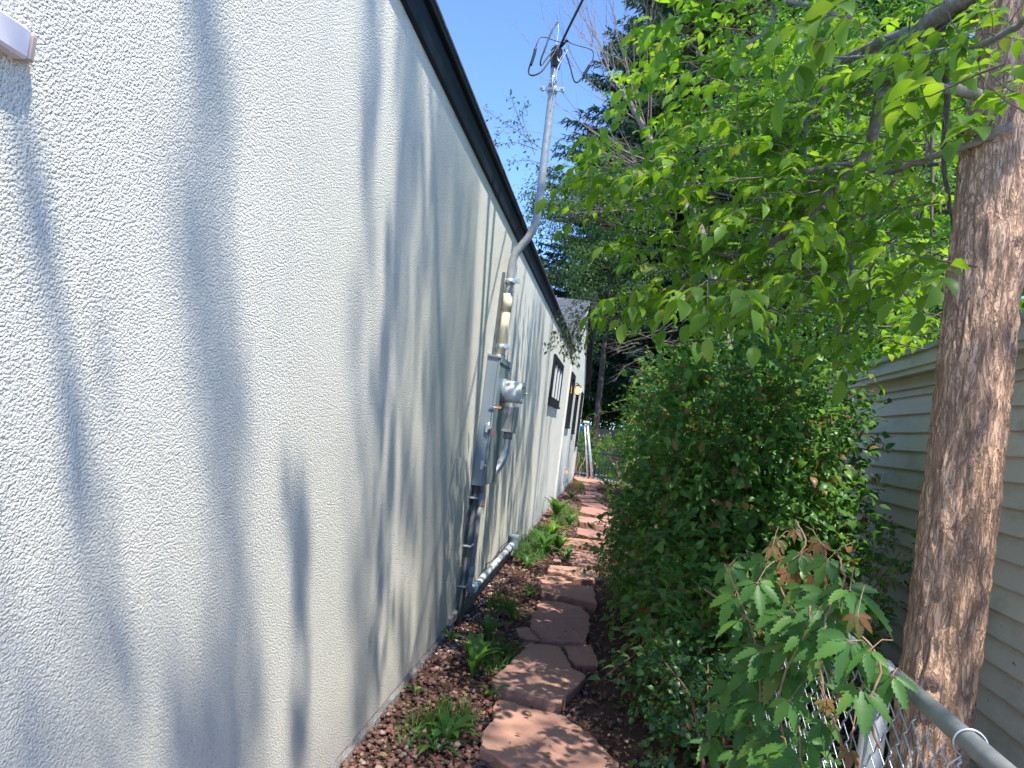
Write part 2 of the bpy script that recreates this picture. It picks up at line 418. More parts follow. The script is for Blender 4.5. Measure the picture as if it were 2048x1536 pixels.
TPL = {k: leaf_template(k) for k in ('oval', 'round', 'small', 'needle', 'serrate', 'dandelion', 'blade')}
TPLME = {}
def frames(D, Nn):
    D = D/np.maximum(np.linalg.norm(D, axis=1, keepdims=True), 1e-9)
    X = np.cross(D, Nn); X /= np.maximum(np.linalg.norm(X, axis=1, keepdims=True), 1e-9)
    Z = np.cross(X, D)
    return np.stack([X, D, Z], axis=2)     # columns
def mesh_np(name, V, faces_tpl, ninst, m, smooth=True):
    k = V.shape[1]; V = V.reshape(-1, 3)
    lens = np.array([len(f) for f in faces_tpl]); flat = np.concatenate([np.array(f) for f in faces_tpl])
    nl = len(flat)
    loops = (flat[None, :]+(np.arange(ninst)*k)[:, None]).ravel().astype(np.int32)
    tot = np.tile(lens, ninst); starts = np.concatenate([[0], np.cumsum(tot)[:-1]]).astype(np.int32)
    me = bpy.data.meshes.new(name); me.vertices.add(len(V)); me.vertices.foreach_set('co', V.astype(np.float32).ravel())
    me.loops.add(len(loops)); me.loops.foreach_set('vertex_index', loops)
    me.polygons.add(len(tot)); me.polygons.foreach_set('loop_start', starts)
    try: me.polygons.foreach_set('loop_total', tot.astype(np.int32))
    except Exception: pass
    me.materials.append(m); me.update(calc_edges=True)
    if smooth: me.polygons.foreach_set('use_smooth', np.ones(len(tot), bool))
    return me
class Leaves:
    def __init__(s): s.P = []; s.D = []; s.N = []; s.S = []
    def add(s, p, d, n_, sz): s.P.append(tuple(p)); s.D.append(tuple(d)); s.N.append(tuple(n_)); s.S.append(sz)
    def addn(s, P_, D_, N_, S_): s.P += list(map(tuple, P_)); s.D += list(map(tuple, D_)); s.N += list(map(tuple, N_)); s.S += list(S_)
    def realize(s, parent, tpl, m, nparts=0, mass='foliage', part='leaf', wid=(.85, 1.15), maxdepth=1e9):
        if not s.P: return
        P_ = np.array(s.P); D_ = np.array(s.D); N_ = np.array(s.N); S_ = np.array(s.S)
        R = frames(D_, N_); T, F = TPL[tpl]; n_ = len(P_)
        sel = np.zeros(n_, bool)
        if nparts:
            px, py, z = proj(P_+D_/np.linalg.norm(D_, axis=1, keepdims=True)*S_[:, None]*.5)
            ok = (px > 4) & (px < 2044) & (py > 4) & (py < 1532) & (z > .2) & (z < maxdepth)
            score = np.where(ok, S_/z*(1+.0*z), -1)
            idx = np.argsort(-score)[:nparts]; idx = idx[score[idx] > 0]; sel[idx] = True
            key = (tpl, m.name)
            if key not in TPLME:
                me = bpy.data.meshes.new(part); me.from_pydata([tuple(v) for v in T], [], [list(f) for f in F]); me.materials.append(m)
                me.polygons.foreach_set('use_smooth', [True]*len(me.polygons)); TPLME[key] = me
            me = TPLME[key]
            for i in idx:
                o = bpy.data.objects.new(part, me); C.objects.link(o); o.parent = parent
                a = rng.uniform(*wid)
                mt = Matrix([[R[i][r][0]*S_[i]*a, R[i][r][1]*S_[i], R[i][r][2]*S_[i]*a, P_[i][r]] for r in range(3)]+[[0, 0, 0, 1]])
                o.matrix_local = mt
        k = ~sel
        if k.any():
            Rk = R[k]; Sk = S_[k]; nk = k.sum()
            Tt = T[None, :, :]*np.stack([rng.uniform(*wid, nk), np.ones(nk), rng.uniform(.6, 1.5, nk)], 1)[:, None, :]*Sk[:, None, None]
            V = np.einsum('nij,nkj->nki', Rk, Tt)+P_[k][:, None, :]
            me = mesh_np(mass, V, F, nk, m); o = link(mass, me, parent); o['kind'] = 'stuff'; return o

def rnd(a, b): return random.uniform(a, b)
def rvec(s=1.0): return Vector((rnd(-1, 1), rnd(-1, 1), rnd(-1, 1)))*s
def inpoly(x, y, poly):
    c = False; j = len(poly)-1
    for i in range(len(poly)):
        xi, yi = poly[i]; xj, yj = poly[j]
        if (yi > y) != (yj > y) and x < (xj-xi)*(y-yi)/(yj-yi)+xi: c = not c
        j = i
    return c

# ================================================================== SETTING: ground
def build_ground():
    u = np.linspace(-1, 1, 181); xs = np.sinh(u*5.2)/np.sinh(5.2)*300; ys = np.sinh(u*5.2)/np.sinh(5.2)*300+4
    vs = []; nx = len(xs)
    for y in ys:
        for x in xs:
            r = math.hypot(x, y-4); z = 0
            if r < 30: z = noise.noise(Vector((x*1.3, y*1.3, 0)))*.018+noise.noise(Vector((x*6, y*6, 3)))*.008
            if y > 24: z -= min(.35, (y-24)*.05)
            vs.append((x, y, z-.012))
    fs = [(j*nx+i, j*nx+i+1, (j+1)*nx+i+1, (j+1)*nx+i) for j in range(nx-1) for i in range(nx-1)]
    k = MB(); k.add(vs, fs, True); o = k.build('ground', M['soil']); tag(o, 'bare brown soil under the red rock mulch', kind='structure')
build_ground()
M['bounce'] = simple('pale_bounce', (.44, .39, .32), .9, var=.12, scale=3)  # added unseen slab behind the camera, bounces warm sunlight onto the shaded sides
k = MB(); k.box((-12, -16, -.5), (9, -1.2, .012)); tag(k.build('bounce_slab', M['bounce']), 'added unseen pale slab behind the camera bouncing sunlight forward', kind='structure')
k = MB(); k.box((-12, 24.6, -.5), (14, 29, -.06)); tag(k.build('yard_pavement', M['asphalt']), 'grey paved yard beyond the iron fence', kind='structure')

# flagstones
Z4 = lambda x, y: (640+x/2.762, 980+y/2.762)
Z8 = lambda x, y: (1000+x/4.519, 900+y/4.519)
stones = [
 ([Z4(*p) for p in [(995,1150),(1100,1180),(1230,1215),(1340,1232),(1440,1300),(1570,1420),(1655,1510),(1640,1580),(1400,1640),(1080,1545),(960,1470),(880,1430),(895,1340),(958,1262),(965,1180)]], .05, 0),
 ([Z4(*p) for p in [(1150,835),(1320,850),(1350,900),(1400,985),(1470,1020),(1400,1110),(1335,1190),(1230,1160),(1100,1120),(965,1080),(950,1045),(1040,960),(1110,885)]], .065, .03),
 ([Z4(*p) for p in [(1345,855),(1500,850),(1530,920),(1535,970),(1410,970),(1370,920)]], .03, .0),
 ([Z4(*p) for p in [(1080,765),(1140,757),(1190,770),(1215,825),(1150,825),(1095,800)]], .035, 0),
 ([Z4(*p) for p in [(1200,615),(1300,615),(1440,640),(1490,690),(1490,760),(1470,835),(1340,835),(1215,810),(1160,750),(1165,690),(1200,660)]], .06, .01),
 ([Z4(*p) for p in [(1220,515),(1400,518),(1510,525),(1520,580),(1530,630),(1400,600),(1225,570),(1218,545)]], .07, .02),
 ([Z4(*p) for p in [(1195,482),(1260,475),(1370,480),(1415,508),(1230,510)]], .035, 0),
 ([Z4(*p) for p in [(1265,415),(1400,420),(1540,425),(1545,470),(1500,500),(1400,495),(1330,465),(1255,450)]], .06, .01),
 ([Z8(*p) for p in [(560,885),(700,905),(980,945),(1000,985),(960,1030),(760,1035),(640,1020),(550,930)]], .05, 0),
 ([Z8(*p) for p in [(495,960),(545,965),(555,1015),(480,1000)]], .03, 0),
 ([Z8(*p) for p in [(540,780),(700,790),(960,830),(980,900),(760,870),(560,850)]], .07, .02),
 ([Z8(*p) for p in [(700,695),(850,720),(960,760),(960,810),(800,785),(690,750)]], .05, 0),
 ([Z8(*p) for p in [(695,590),(870,610),(1000,690),(880,680),(720,650)]], .08, .01),
 ([Z8(*p) for p in [(900,595),(1020,595),(1010,655),(930,640)]], .04, 0),
 ([Z8(*p) for p in [(740,515),(870,515),(1020,572),(870,587),(720,560)]], .06, 0),
 ([Z8(*p) for p in [(720,475),(900,480),(980,530),(830,515)]], .06, 0),
 ([Z8(*p) for p in [(700,436),(820,440),(910,468),(740,468)]], .06, 0),
 ([Z8(*p) for p in [(760,370),(880,375),(950,415),(780,392)]], .06, 0),
 ([Z8(*p) for p in [(690,402),(860,412),(860,430),(700,426)]], .05, 0),
 ([Z8(*p) for p in [(760,322),(860,327),(880,356),(770,350)]], .06, 0),
 ([Z8(*p) for p in [(740,296),(850,300),(860,316),(750,314)]], .05, 0),
 ([Z8(*p) for p in [(655,240),(780,246),(940,290),(930,306),(700,268)]], .12, .05),
]
path = empty('flagstone_path', 'irregular red sandstone flagstone path along the white wall', None); path['kind'] = 'structure'
stone_polys = []
def flagstone(pts, zt, lift):
    c = [G(x, y, zt) for x, y in pts]
    cx = sum(p.x for p in c)/len(c); cy = sum(p.y for p in c)/len(c)
    # densify + rough outline
    out = []
    for i in range(len(c)):
        a, b = c[i], c[(i+1) % len(c)]; L = (b-a).length; n_ = max(2, min(14, int(L/.035)))
        for t in range(n_):
            q = a.lerp(b, t/n_); nn = (b-a).cross(Vector((0, 0, 1))).normalized()
            amp = .012
            if t: q = q+nn*(noise.noise(q*9)*amp*1.4+noise.noise(q*30)*amp*.8)
            out.append(q)
    stone_polys.append([(p.x, p.y) for p in out])
    n_ = len(out); rings = []
    tx, ty = rnd(-.025, .025), rnd(-.03, .03)
    def ring(sc, z, jit):
        r = []
        for p in out:
            d = Vector((p.x-cx, p.y-cy, 0)); ln = max(d.length, 1e-4)
            jr = noise.noise(p*26+Vector((0, 0, z*90)))*.007 if 0 < z < zt*.9 else 0
            q = Vector((cx, cy, 0))+d*(1-(sc+jr)/ln) if ln > sc*1.5 else Vector((cx, cy, 0))+d*.5
            zz = z+(q.x-cx)*tx+(q.y-cy)*ty+noise.noise(q*14+Vector((0, 0, z*40)))*jit
            r.append((q.x, q.y, zz))
        return r
    vs = ring(.012, -.03, 0)+ring(.004, zt*.45, .008)+ring(.0, zt-.008, .004)+ring(.0045, zt+.001, .003)+ring(.04, zt+.002, .003)+ring(.13, zt+.003, .003)
    vs.append((cx, cy, zt+.004)); fs = []
    for r in range(5):
        for i in range(n_):
            j = (i+1) % n_; fs.append((r*n_+i, r*n_+j, (r+1)*n_+j, (r+1)*n_+i))
    for i in range(n_): fs.append((5*n_+i, 5*n_+(i+1) % n_, 6*n_))
    # orientation check
    area = sum(out[i].x*out[(i+1) % n_].y-out[(i+1) % n_].x*out[i].y for i in range(n_))
    if area < 0: fs = [tuple(reversed(f)) for f in fs]
    k = MB(); k.add(vs, fs, False); return k.build('flagstone', M['stone'], path)
for pts, zt, lf in stones: flagstone(pts, zt*1.0, lf)

def in_stone(x, y):
    for p in stone_polys:
        if inpoly(x, y, p): return True
    return False

# rock mulch: stuff
def icorock():
    import bmesh
    outs = []
    for s_ in range(6):
        bm = bmesh.new(); bmesh.ops.create_icosphere(bm, subdivisions=1, radius=1)
        r = random.Random(s_)
        for v in bm.verts: v.co *= r.uniform(.5, 1.2)
        outs.append((np.array([v.co[:] for v in bm.verts]), [[v.index for v in f.verts] for f in bm.faces])); bm.free()
    return outs
ROCKS = icorock()
def scatter_rocks(name, label, n_, xr, yr, sr, m, clear=True, pw=1.6):
    pos = [[] for _ in ROCKS]
    c_ = 0
    while c_ < n_:
        y = yr[0]+(yr[1]-yr[0])*random.random()**pw; x = rnd(*xr)
        if clear and in_stone(x, y): continue
        pos[c_ % 6].append((x, y)); c_ += 1
    mes = []; Vall = []; offs = 0; Fall = None
    for (V0, F0), pp in zip(ROCKS, pos):
        pp = np.array(pp); nn = len(pp)
        s_ = sr[0]+(sr[1]-sr[0])*rng.random(nn)**2.2
        A = rng.normal(size=(nn, 3)); B = rng.normal(size=(nn, 3)); R = frames(A, B)
        sc = np.stack([s_*rng.uniform(.8, 1.3, nn), s_*rng.uniform(.8, 1.3, nn), s_*rng.uniform(.45, .9, nn)], 1)
        V = np.einsum('nij,kj->nki', R, V0)*sc[:, None, :]
        V += np.stack([pp[:, 0], pp[:, 1], s_*.35+rng.random(nn)*.008], 1)[:, None, :]
        Vall.append(V)
        Fall = F0
    V = np.concatenate(Vall)
    o = link(name, mesh_np(name, V, Fall, len(V), m, False)); tag(o, label, kind='stuff'); return o
scatter_rocks('lava_rock_mulch', 'red lava rock mulch between the wall and the path', 12500, (-.97, .05), (1.8, 13), (.006, .023), M['rock'])
scatter_rocks('far_rock_mulch', 'red rock mulch at the far end of the path', 3500, (-.95, .3), (12, 23), (.015, .04), M['rock'])
scatter_rocks('brown_gravel', 'brown gravel under the shrubs right of the path', 7000, (-.05, 2.0), (1.8, 9), (.007, .02), M['rock'], pw=1.3)
scatter_rocks('white_stone_chips', 'white stone chips along the foundation', 160, (-.95, -.84), (4.7, 7.5), (.006, .016), M['whiterock'])
# litter
Lv = Leaves()
for i in range(9000):
    y = 1.8+6*random.random()**1.2; x = rnd(-.95, .1) if i % 3 == 0 else rnd(.05, 1.9)
    if in_stone(x, y) and random.random() < .93: continue
    z = .02+rnd(0, .02)+(.06 if in_stone(x, y) else 0)
    Lv.add((x, y, z), (rnd(-1, 1), rnd(-1, 1), rnd(-.15, .25)), (rnd(-.5, .5), rnd(-.5, .5), 1), rnd(.02, .07)*(1 if x > 0 else .6))
lt = Lv.realize(None, 'blade', M['litter'], mass='bark_litter'); tag(lt, 'dry brown bark and needle litter under the shrubs', kind='stuff')

Lf = Leaves()
for i in range(520):
    y = 2.2+8*random.random()**1.4; x = rnd(-.93, 1.1); z = .03+(.035 if in_stone(x, y) else 0)
    Lf.add((x, y, z), (rnd(-1, 1), rnd(-1, 1), rnd(-.1, .3)), (rnd(-.4, .4), rnd(-.4, .4), 1), rnd(.018, .045))
M['deadleaf'] = leafmat('fallen_leaf', [(0, (.22, .13, .06)), (.6, (.32, .20, .10)), (.85, (.16, .14, .05)), (1, (.42, .32, .16))], .2)
tag(Lf.realize(None, 'oval', M['deadleaf'], mass='fallen_leaves'), 'small dry fallen leaves on the rocks and flagstones', kind='stuff')

# ================================================================== HOUSE
XW = -.98
house = empty('white_house', 'long white stucco house wall with dark roof edge left of the path', 'house')
k = MB(); k.box((XW-.25, -4, .05), (XW, 15.0, 3.14)); k.build('stucco_wall', M['stucco'], house)
# foundation
vs = []; fs = []; ny = 260
for j in range(ny):
    y = -1+15.2*j/(ny-1)
    for i, (x, z) in enumerate(((XW-.012, .075), (XW-.004, .045), (XW+.012, .02), (XW+.022, -.05))):
        d = noise.noise(Vector((y*11, z*30, 1)))*.010+noise.noise(Vector((y*40, z*60, 5)))*.005
        vs.append((x+(d if i else 0), y, z+(d*.8 if i == 2 else 0)))
fs = [(j*4+i, (j+1)*4+i, (j+1)*4+i+1, j*4+i+1) for j in range(ny-1) for i in range(3)]
k = MB(); k.add(vs, fs); k.build('foundation', M['concrete'], house)
k = MB(); k.box((XW-.06, 5.15, .06), (XW+.028, 8.4, .12), .004); k.build('base_ledge', M['concrete'], house)
# fascia, drip edge, gutter lip, roof
k = MB(); k.box((XW-.02, -4, 3.102), (XW+.022, 15.05, 3.232), .003); k.build('fascia', M['navy'], house)
k = MB(); k.box((XW-.02, -4, 3.235), (XW+.045, 15.06, 3.262), .004); k.build('drip_edge', M['black'], house)
k = MB()
k.add([(XW+.05, -4, 3.265), (XW-4, -4, 4.1), (XW-4, 15.1, 4.1), (XW+.05, 15.1, 3.265), (XW+.05, -4, 3.277), (XW-4, -4, 4.114), (XW-4, 15.1, 4.114), (XW+.05, 15.1, 3.277)],
      [(0, 3, 2, 1), (4, 5, 6, 7), (0, 4, 7, 3), (0, 1, 5, 4), (3, 7, 6, 2), (1, 2, 6, 5)])
k.build('roof', M['shingle'], house)
# wing with gable
XG = -.95
k = MB()
g = [(15.0, .06), (22.8, .06), (22.8, 3.12), (18.9, 4.88), (15.0, 3.12)]
n_ = len(g); vs = [(XG, y, z) for y, z in g]+[(XG-5, y, z) for y, z in g]
k.add(vs, [list(range(n_)), list(range(n_, 2*n_))[::-1]]+[[i, n_+i, n_+(i+1) % n_, (i+1) % n_] for i in range(n_)])
k.build('gable_wall', M['stucco'], house)
k = MB(); k.box((XG-.05, 15.02, -.05), (XG+.015, 22.78, .075)); k.build('foundation', M['concrete'], house)
def slab(y0, z0, y1, z1, x0, x1, th, name, m):
    k = MB(); vs = [(x, y, z+dz) for dz in (0, th) for x in (x0, x1) for y, z in ((y0, z0), (y1, z1))]
    k.add(vs, [(0, 1, 3, 2), (4, 6, 7, 5), (0, 4, 5, 1), (2, 3, 7, 6), (0, 2, 6, 4), (1, 5, 7, 3)]); return k.build(name, m, house)
rf = slab(14.8, 3.06, 18.9, 4.90, XG-5, XG+.012, .05, 'roof', M['shingle'])
slab(23.05, 3.04, 18.902, 4.90, XG-5, XG+.16, .05, 'roof', M['shingle'])
slab(23.06, 2.86, 18.89, 4.73, XG+.10, XG+.165, .18, 'rake_board', M['navy'])
slab(14.79, 2.98, 18.88, 4.81, XG+.002, XG+.016, .085, 'rake_board', M['white'])
# shingle courses (geometry)
k = MB(); sl = (4.90-3.06)/(18.9-14.8); ncs = 30
for i in range(ncs):
    y = 14.8+4.1*i/ncs; z = 3.115+sl*(y-14.8)
    x = XG+.02; j = 0
    while x > XG-3.2:
        wdt = rnd(.18, .34); h_ = rnd(.012, .02)
        y1 = y+4.1/ncs*1.15; z1 = z+sl*4.1/ncs*1.15
        k.add([(x, y, z), (x-wdt+.006, y, z), (x-wdt+.006, y1, z1+.001), (x, y1, z1+.001), (x, y, z+h_), (x-wdt+.006, y, z+h_), (x-wdt+.006, y1, z1+.004), (x, y1, z1+.004)],
              [(4, 5, 6, 7)[::-1], (0, 4, 5, 1)[::-1], (0, 3, 7, 4), (1, 5, 6, 2)])
        x -= wdt
o = k.build('shingle', M['shingle'], rf); o['kind'] = 'stuff'
def window(y0, y1, z0, z1, x, fw=.09, mull=0, name='window'):
    k = MB()
    k.box((x-.01, y0, z0), (x+.035, y0+fw, z1), .003); k.box((x-.01, y1-fw, z0), (x+.035, y1, z1), .003)
    k.box((x-.01, y0+fw+.001, z1-fw), (x+.034, y1-fw-.001, z1), .003); k.box((x-.01, y0+fw+.001, z0), (x+.034, y1-fw-.001, z0+fw), .003)
    w_ = k.build(name, M['black'], house)
    mboxes('pane', M['glass'], w_, (x+.002, y0+fw, z0+fw), (x+.006, y1-fw, z1-fw))
    if mull:
        k = MB()
        for i in range(1, mull+1):
            yy = y0+fw+(y1-y0-2*fw)*i/(mull+1); k.box((x+.006, yy-.02, z0+fw), (x+.022, yy+.02, z1-fw))
        k.box((x+.006, y0+fw+.002, z0+fw), (x+.02, y0+fw+.035, z1-fw)); k.box((x+.006, y1-fw-.035, z0+fw), (x+.02, y1-fw-.002, z1-fw))
        k.build('mullion', M['white'], w_)
    mboxes('sill', M['black'], w_, (x-.005, y0-.03, z0-.04), (x+.05, y1+.03, z0-.002), .003)
window(10.85, 12.8, 1.92, 2.66, XW, .1, 2)
window(15.15, 16.4, 1.6, 2.76, XG)
window(17.9, 18.9, 1.47, 2.47, XG)
window(20.7, 21.7, 1.1, 2.65, XG)
k = MB(); k.box((XG, 17.2, .48), (XG+.05, 17.4, .62), .004)
k.add([(XG, 17.15, .62), (XG+.09, 17.15, .5), (XG+.09, 17.45, .5), (XG, 17.45, .62), (XG, 17.15, .49), (XG, 17.45, .49)], [(0, 1, 2, 3), (0, 4, 1), (3, 2, 5), (1, 4, 5, 2)])
tag(k.build('dryer_vent', M['vent']), 'small beige vent hood low on the far white wall', 'vent')
k = MB(); k.tube([(XG, 18, .24), (XG+.06, 18, .24), (XG+.09, 18, .2)], .014, 8); k.tube([(XG+.02, 18, .24), (XG+.02, 18, -.02)], .01, 6)
fa = k.build('hose_faucet', M['galv']); tag(fa, 'small metal hose faucet low on the far wall corner', 'faucet')
k = MB(); k.tube([(XG+.055, 18, .285), (XG+.055, 18, .30)], .03, 10); k.tube([(XG+.055, 18, .25), (XG+.055, 18, .29)], .006, 6); k.build('handle', M['teal'], fa)

# wall lantern
lan = empty('wall_lantern', 'lit amber wall lantern with black cap beside the far windows', 'lamp'); ly, lz = 16.6, 2.46; lx = XG+.10
mboxes('back_plate', M['black'], lan, (XG, ly-.05, lz-.09), (XG+.015, ly+.05, lz+.1), .003)
k = MB(); k.tube([(XG+.01, ly, lz+.1), (XG+.05, ly, lz+.16), (lx, ly, lz+.15)], .008, 6)
k.add([(lx-.075, ly-.075, lz+.085), (lx+.075, ly-.075, lz+.085), (lx+.075, ly+.075, lz+.085), (lx-.075, ly+.075, lz+.085), (lx, ly, lz+.15)], [(0, 1, 4), (1, 2, 4), (2, 3, 4), (3, 0, 4), (3, 2, 1, 0)])
k.build('cap', M['black'], lan)
k = MB()
for sx in (-1, 1):
    for sy in (-1, 1): k.tube([(lx+sx*.055, ly+sy*.055, lz-.1), (lx+sx*.062, ly+sy*.062, lz+.085)], .005, 4)
k.box((lx-.062, ly-.062, lz-.11), (lx+.062, ly+.062, lz-.1)); k.build('cage', M['black'], lan)
mboxes('glass', M['amber'], lan, (lx-.052, ly-.052, lz-.098), (lx+.052, ly+.052, lz+.083))
k = MB(); k.tube([(lx+.056, ly-.056, lz-.04), (lx+.06, ly-.06, lz+.03)], .02, 8); k.build('bulb', M['bulb'], lan)

# white junction box at left edge
jb = empty('junction_box', 'pinkish white box fixed high on the wall at the near left', 'box')
a = Wl(48, 92, XW)
mboxes('housing', M['whitebox'], jb, (XW-.003, .78, 2.035), (XW+.026, .968, 2.082), .004)
mboxes('end_cap', M['boxend'], jb, (XW-.002, .969, 2.037), (XW+.024, .982, 2.08), .003)

# ================================================================== METER + MAST
mc = empty('electric_meter_cabinet', 'tall grey enamel electric meter cabinet mounted on the white wall', 'meter box')
X0 = XW+.001; XF = XW+.10; ya, yb, za, zb = 5.35, 5.86, 1.06, 2.04
mboxes('cabinet', M['boxgrey'], mc, (X0, ya, za), (XF-.012, yb, zb), .004)
mboxes('front_cover', M['boxgrey'], mc, (XF-.0135, ya-.004, 1.67), (XF+.006, yb+.004, zb-.012), .003)
mboxes('door', M['boxgrey'], mc, (XF-.0135, ya-.003, za+.004), (XF+.001, yb+.003, 1.655), .004)
k = MB(); k.add([(X0, ya-.012, zb+.001), (XF+.014, ya-.012, zb-.008), (XF+.014, yb+.012, zb-.008), (X0, yb+.012, zb+.001), (X0, ya-.012, zb+.016), (XF+.014, ya-.012, zb+.004), (XF+.014, yb+.012, zb+.004), (X0, yb+.012, zb+.016)],
      [(3, 2, 1, 0), (4, 5, 6, 7), (0, 1, 5, 4), (1, 2, 6, 5), (2, 3, 7, 6), (3, 0, 4, 7)]); k.box((XF+.006, ya-.012, zb-.04), (XF+.014, yb+.012, zb-.009)); k.build('rain_hood', M['boxgrey'], mc)
mboxes('seam', M['darkpipe'], mc, (XF-.0155, ya-.001, za+.002), (XF-.0135, ya+.003, zb-.014))
for hz in (1.50, 1.22):
    k = MB(); k.box((XF-.045, ya-.016, hz-.035), (XF-.015, ya-.002, hz+.035), .002); k.tube([(XF-.02, ya-.014, hz-.045), (XF-.02, ya-.014, hz+.045)], .006, 6)
    k.box((XF-.02, ya-.02, hz-.008), (XF+.004, ya-.004, hz+.008), .001); k.build('latch', M['zinc'], mc)
k = MB(); k.tube([(XF-.03, ya-.012, 1.665), (XF+.03, ya-.012, 1.655)], .005, 6); k.build('latch_pin', M['zinc'], mc)
mboxes('seal_tag', M['orange'], mc, (XF+.004, ya+.02, 1.655), (XF+.05, ya+.03, 1.672))
mboxes('warning_label', M['red'], mc, (XF+.0012, ya+.10, 1.44), (XF+.0024, ya+.16, 1.48))
mtr_y, mtr_z = 5.6, 1.80
k = MB()
def disc(k, x0, x1, r0, r1, cy, cz, seg=28):
    k.tube([(x0, cy, cz), (x1, cy, cz)], [r0, r1], seg)
disc(k, XF+.004, XF+.035, .098, .096, mtr_y, mtr_z); rg = k.build('meter_ring', M['boxgrey'], mc)
mt = MB(); disc(mt, XF+.035, XF+.165, .086, .084, mtr_y, mtr_z); mo = mt.build('meter', M['meterglass'], mc)
k = MB(); disc(k, XF+.166, XF+.176, .088, .086, mtr_y, mtr_z); disc(k, XF+.177, XF+.186, .06, .055, mtr_y, mtr_z); k.build('meter_rim', M['clear'], mo)
k = MB()
for i in range(8):
    q = i*math.pi/4; k.box((XF+.16, mtr_y+math.cos(q)*.082-.004, mtr_z+math.sin(q)*.082-.004), (XF+.18, mtr_y+math.cos(q)*.082+.004, mtr_z+math.sin(q)*.082+.004))
k.tube([(XF+.18, mtr_y, mtr_z), (XF+.21, mtr_y, mtr_z)], .006, 6); k.build('meter_lug', M['alu'], mo)

cb = empty('cable_box', 'weathered grey utility box with white pipe elbow behind the meter', 'utility box')
mboxes('housing', M['weathered'], cb, (X0, 6.22, 1.47), (XW+.135, 6.42, 1.70), .006)
mboxes('lid', M['weathered'], cb, (XW+.137, 6.21, 1.465), (XW+.15, 6.43, 1.705), .004)
k = MB(); k.tube(catmull([(XW+.095, 6.32, 1.47), (XW+.095, 6.32, 1.34), (XW+.085, 6.3, 1.24), (XW+.05, 6.27, 1.15), (XW+.01, 6.24, 1.10)], 5), .034, 14)
k.build('pipe_elbow', M['alu'], cb)
k = MB(); k.tube([(XW+.095, 6.32, 1.468), (XW+.095, 6.32, 1.41)], .041, 14); k.tube([(XW+.02, 6.25, 1.115), (XW+.002, 6.235, 1.095)], .045, 14); k.build('coupling', M['greypvc'], cb)

cn = empty('wall_conduits', 'grey and dark conduits running down from the meter cabinet to the ground', 'conduit')
k = MB(); k.tube([(XW+.035, 5.40, 1.055), (XW+.035, 5.40, -.02)], .024, 12); k.tube([(XW+.035, 5.36, .52), (XW+.035, 5.36, -.02)], .014, 8); k.build('dark_conduit', M['darkpipe'], cn)
mboxes('backing_plate', M['darkpipe'], cn, (X0, 5.36, .62), (XW+.012, 5.72, 1.055), .002)
k = MB(); k.tube([(XW+.04, 5.62, 1.055), (XW+.04, 5.62, .8), (XW+.045, 5.62, .33)], .021, 12)
k.tube(catmull([(XW+.045, 5.62, .331), (XW+.045, 5.62, .27), (XW+.05, 5.65, .215), (XW+.05, 5.74, .20)], 5), .023, 12); k.build('grey_conduit', M['greypvc'], cn)
k = MB(); k.tube([(XW+.045, 5.62, .41), (XW+.045, 5.62, .33)], .028, 12); k.build('coupling', M['greypvc'], cn)
k = MB(); k.tube([(XW+.05, 5.74, .20), (XW+.05, 6.3, .198), (XW+.05, 8.15, .195)], .027, 12); k.build('horizontal_conduit', M['paintedpipe'], cn)
k = MB()
for yy in (5.8, 6.3, 6.9, 7.3, 7.6, 7.8, 8.0): k.tube([(XW+.05, yy, .198), (XW+.05, yy+.05, .198)], .034, 12)
k.build('coupling', M['paintedpipe'], cn)
mboxes('end_box', M['boxgrey'], cn, (X0, 8.12, .13), (XW+.1, 8.35, .28), .004)
k = MB(); k.tube([(XW+.09, 5.56, .89), (XW+.02, 5.56, .89)], .008, 8); k.tube([(XW+.012, 5.62, 1.02), (XW+.05, 5.6, .99)], .010, 8)
k.build('screw', M['orange'], cn)
k = MB(); k.tube(catmull([(XW+.02, 6.5, .26), (XW+.03, 6.9, .24), (XW+.03, 7.3, .28), (XW+.02, 7.9, .26), (XW+.02, 8.8, .24)], 5), .005, 5); k.build('loose_cable', M['rubber'], cn)
k = MB()
for zz in (.96, .6, .3): k.box((X0, 5.34, zz), (XW+.065, 5.46, zz+.012), .002)
k.build('strap', M['greypvc'], cn)

ms = empty('service_mast', 'galvanised electric service mast bending out round the dark roof edge', 'mast')
YM = 5.55
k = MB(); k.tube([(XW+.062, YM, 2.048), (XW+.062, YM, 2.53)], .036, 18); k.tube([(XW+.062, YM, 2.42), (XW+.062, YM, 2.56)], .040, 18); k.build('pvc_sleeve', M['cream'], ms)
k = MB(); k.tube([(XW+.062, YM, 2.02), (XW+.062, YM, 2.075)], .042, 18); k.build('hub', M['zinc'], ms)
prof = catmull([(XW+.062, YM, 2.55), (XW+.060, YM, 2.76), (XW+.070, YM, 2.86), (XW+.112, YM, 2.945), (XW+.165, YM, 3.03), (XW+.20, YM, 3.13), (XW+.210, YM, 3.27), (XW+.206, YM, 3.7), (XW+.202, YM, 4.1), (XW+.195, YM, 4.41)], 7)
k = MB(); k.tube(prof, .031, 18); k.build('steel_pipe', M['galv'], ms)
def clamp(x, z, sp=.045):
    k = MB(); k.tube([(x, YM, z-.018), (x, YM, z+.018)], .038+.003, 18); k.box((XW if z < 3 else x-.07, YM-.03, z-.016), (x-.03, YM-.022, z+.016), .001)
    k.box((x+.03, YM-.06, z-.018), (x+.085, YM-.05, z+.018), .001); k.tube([(x+.06, YM-.075, z), (x+.06, YM+.02, z)], .009, 6)
    k.box((x+.028, YM-.07, z-.014), (x+.04, YM+.03, z+.014)); return k.build('pipe_clamp', M['zinc'], ms)
clamp(XW+.062, 2.66); clamp(XW+.062, 2.14)
mboxes('strut', M['darkpipe'], ms, (X0, YM-.05, 2.06), (XW+.022, YM-.02, 2.72), .001)
